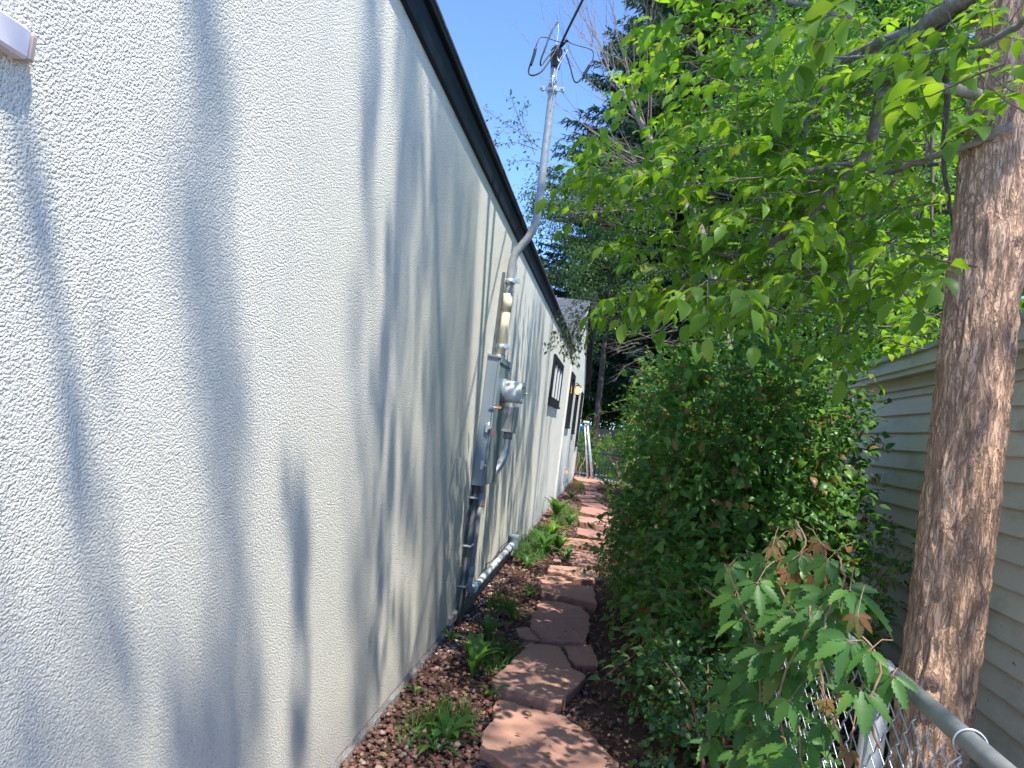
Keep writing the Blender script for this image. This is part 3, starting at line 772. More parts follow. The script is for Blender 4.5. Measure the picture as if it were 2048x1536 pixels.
# insulator clamp at top
xt = XW+.199
k = MB(); k.tube([(xt, YM, 4.20), (xt, YM, 4.25)], .042, 18)
k.box((xt-.1, YM-.03, 4.205), (xt-.03, YM-.018, 4.24), .001); k.box((xt+.03, YM-.03, 4.205), (xt+.1, YM-.018, 4.24), .001)
for d in (-.08, .08): k.tube([(xt+d, YM-.055, 4.222), (xt+d, YM+.02, 4.222)], .01, 6)
k.build('top_clamp', M['zinc'], ms)
k = MB(); k.tube([(xt, YM-.06, 4.24), (xt, YM-.06, 4.26), (xt, YM-.06, 4.28), (xt, YM-.06, 4.30)], [.03, .02, .02, .03], 14); k.build('insulator', M['alu'], ms)
k = MB(); z0 = 4.40
k.tube([(xt, YM, z0), (xt, YM, z0+.02), (xt, YM, z0+.05), (xt, YM-.01, z0+.09), (xt+.0, YM-.03, z0+.14), (xt+.0, YM-.04, z0+.17)], [.037, .038, .044, .050, .046, .02], 16)
k.build('weatherhead', M['rubber'], ms)
Z3 = lambda x, y: (1030+x/7.68, 20+y/7.68)
def wire(pts, r, m, name, parent, yo=5.5):
    q = [P(*Z3(a_, b_), yo+c_) for a_, b_, c_ in pts]; k = MB(); k.tube(catmull(q, 6), r, 8); return k.build(name, m, parent)
wire([(640,560,0),(520,700,-.04),(400,850,-.08),(400,760,-.1),(460,600,-.1),(520,430,-.08),(600,260,-.05),(655,195,0)], .0065, M['rubber'], 'service_wire', ms)
wire([(655,195,0),(668,300,0),(645,480,0),(645,620,0),(655,740,0),(680,790,0),(700,740,0),(780,640,0)], .0045, M['alu'], 'neutral_wire', ms)
wire([(660,560,-.03),(560,730,-.06),(420,930,-.1),(300,1000,-.12),(225,990,-.12),(210,920,-.12),(240,830,-.12)], .0068, M['rubber'], 'service_wire', ms)
wire([(240,850,-.12),(290,700,-.12),(315,590,-.12)], .012, M['rubber'], 'splice', ms)
wire([(315,595,-.12),(335,520,-.12),(380,430,-.1),(450,415,-.08),(560,450,-.05),(690,490,-.03),(760,490,-.02),(800,440,0)], .0045, M['rubber'], 'service_wire', ms)
wire([(800,470,0),(860,510,.02),(1000,555,.04),(1130,590,.06),(1195,640,.07),(1200,740,.07),(1150,850,.06)], .0042, M['rubber'], 'service_wire', ms)
wire([(1155,840,.06),(1100,930,.06),(1050,1020,.06)], .013, M['rubber'], 'splice', ms)
wire([(1060,1000,.06),(990,1090,.04),(930,1110,.03),(890,1040,.02),(850,880,.01),(800,720,0),(760,600,0)], .0058, M['rubber'], 'service_wire', ms)
wire([(800,620,-.05),(750,720,-.05),(690,820,-.05),(640,950,-.06),(630,1100,-.06)], .006, M['zinc'], 'wedge_clamp', ms)
wire([(560,1060,-.1),(590,1250,-.08),(585,1310,-.06),(570,1450,-.04),(540,1560,-.03)], .005, M['greypvc'], 'ground_wire', ms)
e0 = P(*Z3(800, 480), 5.5); e1 = P(*Z3(960, 0), 5.1)
pts = [e0, e0.lerp(e1, .15)+Vector((0, 0, 0)), e1, e1+(e1-e0)*4+Vector((0, 0, .8))]
far_end = e1+(e1-e0).normalized()*9+Vector((2, -2, 1.0))
k = MB(); k.tube(catmull([e0, e1, e1.lerp(far_end, .4), far_end], 10), .0095, 8)
tag(k.build('power_cable', M['rubber']), 'thick black overhead power cable rising from the mast top', 'cable')

# ================================================================== LADDER, FENCES BEYOND
ld_ = empty('stepladder', 'paint splashed aluminium stepladder at the end of the path', 'ladder')
def LP(px, py, Y): return P(px, py, Y)
t0 = Vector((-.80, 22.3, 1.82)); 
for nm, (xb, yb_) in (('front_rail', (-.36, 22.0)), ('front_rail', (-.34, 22.45)), ('rear_rail', (-.50, 22.0)), ('rear_rail', (-.48, 22.5))):
    k = MB(); top = Vector((-.72 if nm == 'front_rail' else -.80, 22.1 if yb_ < 22.2 else 22.4, 1.8)); bot = Vector((xb, yb_, .07))
    k.tube([top, bot], .030 if nm == 'front_rail' else .018, 4); k.build(nm, M['alu'], ld_)
mboxes('top_cap', M['white'], ld_, (-.84, 22.03, 1.79), (-.66, 22.47, 1.85), .008)
for i in range(1, 6):
    t = i/6; x = -.72+(.36)*t; mboxes('step', M['alu'], ld_, (x-.04, 22.1-.1*t+.02, 1.8-1.73*t-.012), (x+.04, 22.4+.05*t-.02, 1.8-1.73*t+.012), .003)
bk = empty('blue_bucket', 'small blue bucket hanging beside the stepladder top', 'bucket')
k = MB(); k.tube([(-.93, 22.9, 1.52), (-.93, 22.9, 1.68), (-.93, 22.9, 1.70), (-.93, 22.9, 1.70)], [.065, .08, .085, .06], 14); k.build('pail', M['blue'], bk)
k = MB(); k.tube(catmull([(-1.0, 22.9, 1.70), (-.93, 22.9, 1.80), (-.86, 22.9, 1.70)], 5), .003, 5); k.build('handle', M['zinc'], bk)
fe = empty('iron_fence', 'low black iron picket fence beyond the stepladder', 'fence')
pk = None; x = -1.8
while x < 3.6:
    if pk is None:
        k = MB(); k.tube([(0, 23.6, -.1), (0, 23.6, 1.0)], .008, 6); k.tube([(0, 23.6, 1.0), (0, 23.6, 1.02), (0, 23.6, 1.08)], [.008, .018, .001], 6)
        pk = k.build('picket', M['black'], fe); pk.location.x = x
    else:
        o = pk.copy(); C.objects.link(o); o.parent = fe; o.location.x = x
    x += .105
for z in (.12, .86): mboxes('rail', M['black'], fe, (-1.8, 23.588, z), (3.6, 23.612, z+.025))
for x in (-.55, 1.3, 3.2): mboxes('post', M['black'], fe, (x-.02, 23.58, -.1), (x+.02, 23.62, 1.1))
wf = empty('wooden_fence', 'tall brown weathered board fence in the far background', 'fence')
x = -4.0
while x < 4.5:
    wd = rnd(.12, .15); b_ = MB(); b_.box((x, 30, -.4), (x+wd-.008, 30.02, 1.72+rnd(-.03, .02)), .002); b_.build('board', M['wood'], wf); x += wd
for z in (.3, 1.3): mboxes('rail', M['wood'], wf, (-4, 30.022, z), (4.5, 30.06, z+.08))

# ================================================================== GARAGE
GS = .035
def gx(y): return 2.0+GS*y
gar = empty('garage', 'grey-green lap sided garage behind the leaning bark-covered trunk', 'garage')
y0g, y1g = .3, 7.55
EXPO = .137; zb_ = -.05; i = 0; top_s = 2.20
while zb_ < top_s-.02:
    z1 = min(zb_+EXPO, top_s); cut = [y0g, y1g] if i % 5 in (0, 2, 3) else [y0g, rnd(3.9, 6.8), y1g]
    for ca, cb_ in zip(cut[:-1], cut[1:]):
        if ca > y0g: ca += .004
        k = MB(); ny = 26; vs = []; off = rnd(-.001, .0015)
        for j in range(ny):
            y = ca+(cb_-ca)*j/(ny-1); x = gx(y)
            s_ = noise.noise(Vector((y*1.1, i*3.1, 0)))*.003+noise.noise(Vector((y*5, i*2.7, 4)))*.0012+off
            sag = noise.noise(Vector((y*.7, i*5.3, 9)))*.003
            vs += [(x-.027+s_, y, zb_+.001+sag), (x-.028+s_, y, zb_+.008+sag), (x-.004, y, z1+.006), (x-.002, y, zb_+.004+sag)]
        fs = []
        for j in range(ny-1):
            a = j*4; b = a+4
            fs += [(a, b, b+1, a+1)[::-1], (a+1, b+1, b+2, a+2)[::-1], (a+3, b+3, b, a)[::-1]]
        fs += [(0, 1, 2, 3), (len(vs)-4, len(vs)-3, len(vs)-2, len(vs)-1)[::-1]]
        k.add(vs, fs); k.build('siding_board', M['siding'], gar)
    zb_ += EXPO; i += 1
k = MB(); k.add([(gx(y0g), y0g, -.1), (gx(y1g), y1g, -.1), (gx(y1g)+4, y1g, -.1), (gx(y0g)+4, y0g, -.1), (gx(y0g), y0g, 2.3), (gx(y1g), y1g, 2.3), (gx(y1g)+4, y1g, 2.3), (gx(y0g)+4, y0g, 2.3)],
      [(0, 1, 5, 4), (1, 2, 6, 5), (2, 3, 7, 6), (3, 0, 4, 7), (4, 5, 6, 7)]); k.build('wall_core', M['siding'], gar)
def gbox(name, xo0, xo1, ya_, yb2, z0, z1, m=M['trimwood']):
    k = MB(); a, b = ya_, yb2
    k.add([(gx(a)+xo0, a, z0), (gx(a)+xo1, a, z0), (gx(b)+xo1, b, z0), (gx(b)+xo0, b, z0), (gx(a)+xo0, a, z1), (gx(a)+xo1, a, z1), (gx(b)+xo1, b, z1), (gx(b)+xo0, b, z1)],
          [(3, 2, 1, 0), (4, 5, 6, 7), (0, 1, 5, 4), (1, 2, 6, 5), (2, 3, 7, 6), (3, 0, 4, 7)]); return k.build(name, m, gar)
gbox('corner_board', -.035, .01, y1g-.09, y1g+.012, -.05, 2.2)
gbox('frieze_board', -.038, .01, y0g, y1g+.01, 2.2, 2.29)
gbox('soffit', -.115, .01, y0g-.1, y1g+.12, 2.292, 2.31)
gbox('crown_trim', -.135, -.117, y0g-.1, y1g+.12, 2.275, 2.345)
gbox('fascia', -.16, -.137, y0g-.1, y1g+.12, 2.312, 2.42)
k = MB(); ya_, yb2 = y0g-.12, y1g+.16; r_ = []
for y in (ya_, yb2): r_ += [(gx(y)-.19, y, 2.40), (gx(y)+3.5, y, 3.5), (gx(y)-.19, y, 2.44), (gx(y)+3.5, y, 3.54)]
k.add(r_, [(0, 4, 5, 1)[::-1], (2, 3, 7, 6)[::-1], (0, 2, 6, 4), (0, 1, 3, 2), (4, 6, 7, 5)]); k.build('roof', M['weathered'], gar)

# ================================================================== NEAR TREE (trunk)
tree = empty('ash_tree', 'large broadleaf tree with rough furrowed trunk at right behind the wire fence', 'tree')
tb = Vector((1.42, 2.92, 0))
def trunk_axis(z):
    return Vector((1.275+.027*z+.012*math.sin(z*1.5), 2.92+.01*z, z))
nz_, ns = 420, 130; vs = []
for i in range(nz_):
    z = -.05+7.2*i/(nz_-1) if i < 420 else 0
    c = trunk_axis(z); r0 = .128-.003*z+.05*math.exp(-max(z, 0)*7)
    for kx, (kz, ka, kr) in enumerate(((.78, -2.2, .035), (2.55, -1.3, .03), (1.75, -.5, .02))): pass
    for j in range(ns):
        a = 2*math.pi*j/ns
        d = Vector((math.cos(a), math.sin(a), 0))
        r = r0+.012*noise.noise(Vector((d.x*1.6, d.y*1.6, z*.8)))
        q = Vector((d.x*r0, d.y*r0, z))
        w_ = noise.noise(Vector((q.x*7, q.y*7, z*3)))*.35
        n1 = noise.noise(Vector((q.x*34+w_, q.y*34+w_, z*6.0)))
        n2 = noise.noise(Vector((q.x*75, q.y*75+w_*2, z*14)))
        r += -.017*abs(n1)**.7+.009*n2+.006
        for kz, ka, kr in ((.82, -2.15, .030), (2.45, -1.15, .028)):
            dd = math.hypot((z-kz), (((a-ka+math.pi) % (2*math.pi))-math.pi)*r0)
            r += kr*math.exp(-(dd/.07)**2) - kr*1.1*math.exp(-(dd/.028)**2)
        vs.append(c+d*r)
fs = [(i*ns+j, i*ns+(j+1) % ns, (i+1)*ns+(j+1) % ns, (i+1)*ns+j) for i in range(nz_-1) for j in range(ns)]
k = MB(); k.add(vs, fs, True); k.build('trunk', M['bark'], tree)

# limbs traced at their own distances
Z7 = lambda x, y: (1100+x/2.16, y/2.16)
def limb(pts, r0, r1, m='limb', name='limb', seg=8, sub=5):
    q = [P(*Z7(a_, b_), c_) for a_, b_, c_ in pts]; q = catmull(q, sub); n_ = len(q)
    q = [p+rvec(.004) for p in q]
    k = MB(); k.tube(q, [r0+(r1-r0)*i/(n_-1) for i in range(n_)], seg); k.build(name, M[m], tree); return q
limbs = []
limbs.append(limb([(1990,-150,2.95),(1800,-10,3.0),(1700,50,3.1),(1560,180,3.3),(1460,350,3.5),(1420,480,3.55),(1380,640,3.6),(1300,740,3.65),(1150,890,3.7),(1080,960,3.8),(900,1090,4.0),(760,1190,4.1),(640,1260,4.2),(520,1290,4.3)], .042, .008))
limbs.append(limb([(1900,60,3.0),(1500,160,3.6),(1230,290,4.0),(1150,430,4.1),(1110,500,4.1),(1090,640,4.1),(1100,760,4.05),(1160,870,4.0),(1250,990,4.0),(1300,1100,4.0),(1290,1280,4.0),(1240,1440,4.0)], .034, .008))
limbs.append(limb([(1990,540,2.8),(1850,610,2.85),(1650,680,3.0),(1450,740,3.2),(1280,710,3.4),(1130,740,3.5),(1030,830,3.6),(900,860,3.7),(700,830,3.9),(600,750,4.0)], .016, .005))
limbs.append(limb([(1300,80,4.0),(1010,10,4.2),(930,140,4.2),(700,250,4.2),(620,200,4.2),(520,100,4.2)], .016, .005))
limbs.append(limb([(1470,370,3.5),(1300,430,3.6),(1180,500,3.8),(1060,550,4.0),(930,640,4.1),(800,680,4.2)], .017, .006))
limbs.append(limb([(820,560,4.4),(560,710,4.4),(450,750,4.4),(300,830,4.5),(190,880,4.5)], .01, .004))
limbs.append(limb([(1690,260,3.2),(1720,420,3.2),(1700,640,3.2),(1720,860,3.2),(1750,1000,3.2)], .016, .007, 'twig'))
limbs.append(limb([(1640,300,4.5),(1650,540,4.5),(1650,1020,4.5)], .016, .009, 'twig'))
limbs.append(limb([(1270,300,4.8),(1290,450,4.8),(1290,700,4.8),(1310,900,4.8)], .015, .008, 'twig'))
limbs.append(limb([(1500,780,4.4),(1400,880,4.4),(1300,990,4.4),(1200,1090,4.4),(1000,1120,4.3)], .016, .006))
limbs.append(limb([(1690,710,3.6),(1600,720,3.8),(1480,790,4.0),(1320,980,4.2)], .013, .006))
limbs.append(limb([(1690,880,4.0),(1600,900,4.0),(1500,1020,4.0),(1380,1180,4.0),(1400,1350,4.0)], .011, .005))
limbs.append(limb([(2100,60,2.2),(1900,180,2.5),(1700,220,2.8),(1420,240,3.2),(1100,250,3.6)], .011, .005))
limbs.append(limb([(2040,100,2.9),(1850,240,2.9),(1620,330,3.2),(1500,360,3.4),(1200,470,3.6),(1050,510,3.8)], .009, .004))
limbs.append(limb([(880,780,4.2),(760,1050,4.2),(640,1080,4.2),(560,1030,4.3)], .01, .004))
limbs.append(limb([(1020,1030,3.9),(860,1100,4.0),(700,1090,4.1),(600,1050,4.2)], .011, .004))
# stubs
for pts, r in (([(1850,410,2.8),(1780,395,2.8),(1715,375,2.78)], .02), ([(1530,300,3.3),(1525,345,3.3),(1522,385,3.28)], .014), ([(1500,420,3.4),(1440,400,3.4),(1400,440,3.4)], .012)):
    limb(pts, r*1.1, r, 'limb', 'branch_stub', 10)
# upper leader limbs out of frame carrying the high crown
k = MB(); top = trunk_axis(7.1)
ends = []
for i in range(11):
    a = i*2.4; e_ = top+Vector((math.cos(a)*rnd(1, 2.6), math.sin(a)*rnd(1, 2.6)-.8, rnd(1.2, 4.5)))
    st = trunk_axis(rnd(5.2, 7.1)); md = st.lerp(e_, .5)+Vector((0, 0, .3))
    k.tube(catmull([st, md, e_], 5), [.06-.0045*q for q in range(11)], 7); ends.append(e_)
k.build('limb', M['limb'], tree)

ash = Leaves(); twb = MB(); TW = []
def compound(p, d, n_pairs, sz, L=Leaves):
    """pinnate leaf: rachis from p along d, leaflets drooping"""
    d = Vector(d).normalized(); up = Vector((0, 0, 1))
    side = d.cross(up);
    if side.length < .1: side = Vector((1, 0, 0))
    side.normalize(); ln = sz*(.75+.55*n_pairs)
    sag = rnd(.1, .45); q = p.copy(); pts = [p]
    for i in range(n_pairs+1):
        t = (i+1)/(n_pairs+1); q = p+d*ln*t+Vector((0, 0, -sag*ln*t*t)); pts.append(q)
        dd = (d+Vector((0, 0, -sag*2*t))).normalized()
        s_ = sz*rnd(.75, 1.1)
        nrm = (up+rvec(.45)).normalized()
        if i == n_pairs: ash.add(q, dd+rvec(.15)-up*.15, nrm, s_*1.15)
        else:
            for sg in (-1, 1): ash.add(q, dd*.65+side*sg*rnd(.7, 1.1)+Vector((0, 0, rnd(-.55, -.05)))+rvec(.12), nrm, s_)
    twb.tube([pts[0], pts[len(pts)//2], pts[-1]], [.0016, .0012, .0008], 3, False)
def twig(p, d, ln, sz, nleaf):
    pts = [p]; q = p.copy(); d = Vector(d).normalized()
    steps = 4
    for i in range(steps):
        d = (d+rvec(.22)+Vector((0, 0, .03))).normalized(); q = q+d*ln/steps; pts.append(q)
    twb.tube(pts, [.004, .0035, .003, .0024, .0016], 4, False)
    for i in range(nleaf):
        t = (i+1)/nleaf; a = pts[min(steps, int(round(t*steps)))]
        dd = (d*(.5 if i < nleaf-1 else 1)+rvec(.9)); dd.z = dd.z*.5-.1
        compound(a, dd, random.choice((1, 1, 2, 2, 3)), sz*rnd(.8, 1.15))
poly = [(1180,290),(1215,275),(1250,215),(1300,110),(1330,0),(1330,-60),(2090,-60),(2090,190),(1960,190),(1925,330),(1890,620),(1770,735),(1690,640),(1600,640),(1440,640),(1330,620),(1260,590),(1290,530),(1360,470),(1270,410),(1190,360)]
cnt = 0
while cnt < 350:
    x, y = rnd(1100, 2090), rnd(-60, 740)
    if not inpoly(x, y, poly): continue
    # thinner areas: gaps
    g_ = noise.noise(Vector((x/110, y/110, 2.2)))
    if g_ < -.22 and random.random() < .8: continue
    dmin = 3.15 if x > 1400 else 3.6
    if x > 1880 and y > 120: 
        if random.random() < .8: continue
        Y = rnd(2.0, 2.6)
    else: Y = dmin+3.2*random.random()**1.1
    p = P(x, y, Y); dr = Vector((-.7, rnd(-.6, .6), rnd(-.4, .25)))+rvec(.4)
    twig(p-dr.normalized()*.15, dr, rnd(.2, .4), rnd(.068, .10), random.choice((2, 3, 3, 4))); cnt += 1
# leaves along limbs
for q in limbs[:6]+limbs[9:]:
    for i in range(4, len(q), 3):
        for _ in range(2):
            if random.random() < .75: twig(q[i], rvec(1)+Vector((-.3, -.2, .1)), rnd(.12, .3), rnd(.065, .09), 2)
# a few signature sprays hanging low in view
for (x, y, Y) in ((1415, 590, 2.6), (1500, 590, 2.6), (1555, 610, 2.7), (1590, 470, 2.8), (1630, 460, 2.8), (1700, 690, 3.2), (1480, 600, 2.6), (1650, 60, 1.9), (1720, 20, 1.9), (1190, 300, 4.2), (1180, 330, 4.3), (1500, 640, 2.7), (1370, 600, 3.0), (1290, 590, 3.4), (1240, 620, 3.6), (1740, 640, 3.4), (1960, 70, 2.4), (1890, 110, 2.5), (1290, 80, 3.9), (1370, 60, 3.6), (1480, 440, 3.0), (1880, 560, 2.5), (1610, 560, 2.9)):
    p = P(x, y-30, Y); compound(p, Vector((rnd(-.5, .4), rnd(-.5, .2), -.25)), 2, rnd(.08, .105)); compound(p, Vector((rnd(-.8, 0), rnd(-.5, .2), -.35)), 2, rnd(.075, .1))

# high crown (above the frame): the clumps that throw the streaks of shade on the wall
def shade_wall(c0, c1, z0, z1, n_, t0=6.5, t1=10.5, sz=.1):
    m_ = 0
    while m_ < n_:
        c = rnd(c0, c1); z = rnd(z0, z1); t = rnd(t0, t1)
        p = Vector((XW, c-.4*z, z))+SUN*t
        up_ok = p.y < 1.5 or (p.z-1.58)/max(p.y, .1) > .75
        if not up_ok: t = max(t1*1.2, (.8*(c-.4*z)+2.2)/1.25); p = Vector((XW, c-.4*z, z))+SUN*t
        for _ in range(4):
            pp = p+rvec(.06)+SUN*rnd(-.3, .3)
            ash.add(pp, rvec(1)+Vector((0, 0, -.3)), Vector(SUN)+rvec(.9), sz*rnd(.8, 1.2)); m_ += 1
shade_wall(4.35, 5.5, 0, 3.2, 2600, 12, 18, .052)
shade_wall(3.75, 4.3, 1.5, 3.2, 90, 8, 13)
shade_wall(3.82, 3.9, 2.3, 3.2, 40)
shade_wall(3.98, 4.3, 0, 1.5, 60, 8, 12)
for c_ in (3.56, 3.64, 3.70, 3.78): shade_wall(c_, c_+.025, rnd(0, .4), rnd(1.6, 2.4), 18, 6, 10)
shade_wall(3.25, 3.5, 0, 1.9, 240, 9, 13, .05)
shade_wall(3.41, 3.5, 2.3, 3.2, 45, 7, 10)
shade_wall(2.2, 2.42, .4, 2.0, 260, 9, 13, .05)
shade_wall(2.30, 2.42, 1.9, 3.2, 38, 8, 11)
shade_wall(1.95, 2.43, .0, .85, 260, 9, 13, .05)
shade_wall(1.0, 1.82, .0, 1.2, 520, 9, 14, .05)
shade_wall(1.80, 1.84, 1.2, 1.75, 14, 6, 8)
shade_wall(1.3, 1.6, 1.0, 1.7, 22, 8, 11)
shade_wall(2.70, 2.78, .3, 1.25, 38, 7, 9)
for q in range(13):
    c = 6.75+q*.16+rnd(-.04, .04); shade_wall(c, c+rnd(.03, .07), rnd(0, .6), rnd(2.2, 3.1), 26, 7, 12)
shade_wall(8.7, 10.2, 0, 3.0, 520, 9, 14)
for q in range(5):
    c = 11.3+q*.35; shade_wall(c, c+.06, 0, 2.0, 26, 8, 12)
# over the ground / path / shrubs
def shade_zone(x0, x1, y0, y1, z, n_, t0, t1, sz=.11):
    for _ in range(n_//3):
        p = Vector((rnd(x0, x1), rnd(y0, y1), z))+SUN*rnd(t0, t1)
        if p.y > 1.5 and (p.z-1.58)/p.y < .7: continue
        for _ in range(3): ash.add(p+rvec(.12), rvec(1)+Vector((0, 0, -.3)), Vector(SUN)+rvec(.9), sz*rnd(.8, 1.2))
shade_zone(-.75, .6, 2.4, 3.7, .05, 330, 10, 15)
shade_zone(-.9, .5, 3.2, 7.2, .05, 1000, 9, 15)
shade_zone(.3, 2.0, 3.0, 7.0, 1.0, 90, 6, 10)
shade_zone(1.2, 1.65, 2.6, 3.2, 1.0, 60, 4.6, 8)
shade_zone(1.2, 1.65, 2.6, 3.2, 2.3, 60, 4.2, 7)
shade_zone(.5, 1.0, 1.0, 3.0, 1.0, 110, 5, 9)
ash.realize(tree, 'oval', M['ash_leaf'], 300, 'foliage', 'leaf')
o = twb.build('twigs', M['twig'], tree); o['kind'] = 'stuff'

# ================================================================== generic background trees
def crown_tree(name, label, cat, base, h, crowns, m, lsz, nclump, nleaf, tr=.15, bark='darkbark', tpl='small', group=None, rad=.45, nparts=0, sub=None):
    t = empty(name, label, cat, group); L = Leaves(); b = Vector(base)
    tk = MB(); top = b+Vector((rnd(-.3, .3), rnd(-.3, .3), h))
    ax = catmull([b, b.lerp(top, .35)+rvec(.12*h/6), b.lerp(top, .7)+rvec(.15*h/6), top], 6)
    tk.tube(ax, [tr*(1-.8*i/(len(ax)-1)) for i in range(len(ax))], 10); tk.build('trunk', M[bark], t)
    bk_ = MB()
    for c, r, frac in crowns:
        c = Vector(c); r = Vector(r)
        for _ in range(int(nclump*frac)):
            u = rvec(1)
            while not .25 < u.length < 1: u = rvec(1)
            if u.length > 0: u = u.normalized()*(.55+.5*random.random())
            q = c+Vector((u.x*r.x, u.y*r.y, u.z*r.z))
            if random.random() < .35:
                s_ = min(ax, key=lambda a_: (a_-q).length+max(0, a_.z-q.z)*2)
                bk_.tube(catmull([s_, s_.lerp(q, .5)+rvec(.15), q], 3), [tr*.28, tr*.2, tr*.16, tr*.12, tr*.1, tr*.07, tr*.04], 5, False)
            nn = int(nleaf*rnd(.6, 1.4)); rr = rad*rnd(.7, 1.3)
            A = rng.normal(size=(nn, 3)); A /= np.linalg.norm(A, axis=1, keepdims=True); A *= (rng.random((nn, 1))**.4)*rr
            A[:, 2] *= .55
            D_ = rng.normal(size=(nn, 3))*.8+A/rr*.7; D_[:, 2] -= .35
            N_ = rng.normal(size=(nn, 3))*.55; N_[:, 2] += 1
            L.addn(np.array(q)[None]+A, D_, N_, lsz*rng.uniform(.7, 1.25, nn))
    L.realize(t, tpl, m, nparts)
    if bk_.v: bk_.build('branches', M[bark], t)['kind'] = 'stuff'
    return t
# Spruces
def spruce(name, label, base, h, r, m, dens=1.0, z0=1.0, dead=0, group=None, lsz=.17):
    t = empty(name, label, 'tree', group); b = Vector(base); L = Leaves(); tk = MB()
    tk.tube([b, b+Vector((0, 0, h*.5)), b+Vector((0, 0, h))], [.02*h*.9, .012*h, .01], 10); tk.build('trunk', M['darkbark'], t)
    bb = MB(); z = z0
    while z < h-.3:
        nb = int(9*dens)+1
        R_ = r*((h-z)/(h-z0))**.8
        for i in range(nb):
            a = random.random()*2*math.pi; ln = R_*rnd(.72, 1.1)
            d = Vector((math.cos(a), math.sin(a), 0)); s_ = b+Vector((0, 0, z+rnd(-.2, .2)))
            pts = [s_+d*ln*t_+Vector((0, 0, -.32*ln*t_+.25*ln*t_*t_)) for t_ in (0, .35, .7, 1)]
            bb.tube(pts, [.03, .02, .012, .004], 4, False)
            side = Vector((-d.y, d.x, 0)); nt_ = max(4, int(ln/.16))
            for q in range(nt_):
                t_ = .22+.78*(q+rnd(0, 1))/nt_
                c = s_+d*ln*t_+Vector((0, 0, -.32*ln*t_+.25*ln*t_*t_)); tl = (.18+.5*(1-t_))*min(1.2, ln*.4)
                for sg in (-1, 1):
                    dd = (d*.6+side*sg).normalized(); np_ = max(2, int(tl/.07))
                    u = (np.arange(np_)+rng.random(np_))/np_
                    Pn = np.array(c)[None]+np.array(dd)[None]*(u*tl)[:, None]; Pn[:, 2] -= u*u*tl*.45
                    Dn = np.array(dd+Vector((0, 0, -.35)))[None]+rng.normal(size=(np_, 3))*.45
                    Nn = rng.normal(size=(np_, 3))*.5; Nn[:, 2] += 1
                    L.addn(Pn, Dn, Nn, lsz*rng.uniform(.7, 1.3, np_))
        z += .42/dens**.5
    L.realize(t, 'needle', m); bb.build('branches', M['darkbark'], t)['kind'] = 'stuff'; return t
spruce('spruce_tree', 'tall dark blue-green spruce rising behind the service mast', (5.6, 37, -.4), 44, 12.8, M['spruce'], 2.0, 4.5, lsz=.31)
spruce('spruce_tree', 'olive tinted conifer behind the bare dead branches at top centre', (3.9, 33, -.4), 30, 6.6, M['dryspruce'], 2.0, 7.5, lsz=.26)
spruce('spruce_tree', 'second dark spruce further back behind the broadleaf crowns', (8.5, 29, 0), 27, 7.5, M['spruce'], 1.2, 3)
spruce('spruce_tree', 'low spreading spruce beside the far end of the path', (1.3, 15.5, 0), 1.9, 1.2, M['spruce'], 1.3, .15, lsz=.1)

crown_tree('hawthorn_tree', 'small-leaved tree arching above the roof left of the mast', 'tree', (-.5, 26, 0), 9,
    [((-1.6, 26, 9.6), (2.8, 1.8, 1.8), .55), ((-.8, 25.5, 6.8), (1.9, 1.6, 2.2), .45)], M['olive'], .12, 190, 85, .14, rad=.6)
crown_tree('broadleaf_tree', 'dull green broadleaf tree filling the gap behind the hedge', 'tree', (3.0, 35, 0), 15,
    [((1.9, 35, 6.4), (4.6, 2.0, 4.6), .5), ((5.6, 35, 12), (4.6, 3.0, 5.4), .5)], M['mid'], .2, 330, 80, .2, rad=.7)
crown_tree('broadleaf_tree', 'bright lime green tree glowing in sun behind the garage roof', 'tree', (5.6, 12.5, 0), 6,
    [((5.2, 11.5, 4.0), (2.6, 1.6, 1.7), .55), ((6.8, 12, 6.4), (2.8, 1.8, 2.2), .45)], M['lime'], .10, 260, 85, .16, rad=.5)
crown_tree('broadleaf_tree', 'tall mid green tree standing behind the large bark trunk', 'tree', (8.5, 15, 0), 11,
    [((8.5, 15, 9), (3.6, 2.2, 3.4), 1.0)], M['mid'], .13, 260, 80, .22, rad=.65)
crown_tree('broadleaf_tree', 'tall mid green tree high behind the limbs in the upper middle', 'tree', (4.6, 15.5, 0), 12,
    [((4.4, 15, 9.2), (2.6, 2.2, 3.2), 1.0)], M['mid'], .13, 230, 80, .2, rad=.6)
crown_tree('broadleaf_tree', 'yellow-green tree of fine leaves behind the dead branches', 'tree', (3.2, 13.5, 0), 8,
    [((2.3, 13, 7.4), (1.3, 1.1, 1.7), .55), ((4.2, 13.2, 6.8), (1.7, 1.2, 2.2), .45)], M['lime'], .09, 120, 75, .09, rad=.35)
crown_tree('broadleaf_tree', 'shaded tree beyond the board fence at the path end', 'tree', (0.9, 33.5, -.4), 7,
    [((0, 33, 3.7), (4.8, 2, 3.2), 1.0)], M['mid'], .17, 260, 80, .2, rad=.8)
crown_tree('broadleaf_tree', 'dark tree with thick trunk left of the garage roof line', 'tree', (3.55, 9.6, 0), 6,
    [((3.2, 9.4, 3.6), (1.1, .9, 1.1), .5), ((3.9, 9.6, 4.6), (1.3, 1, 1.2), .5)], M['mid'], .085, 120, 75, .13, rad=.4)
for i_, (x_, y_, h_, r_, lb_) in enumerate(((-7, 44, 9, 6, 'hazy far tree beyond the roof ridge'), (3, 48, 10, 6, 'far tree seen low through the hedge gap'), (12, 42, 11, 6.5, 'far tree behind the garage side trees'))):
    crown_tree('broadleaf_tree', lb_, 'tree', (x_, y_, -.4), h_-2, [((x_, y_, h_*.45), (r_, 2.5, h_*.5), 1.0)], M['mid'], .3, 150, 80, .25, rad=1.2)
shrub_far = None
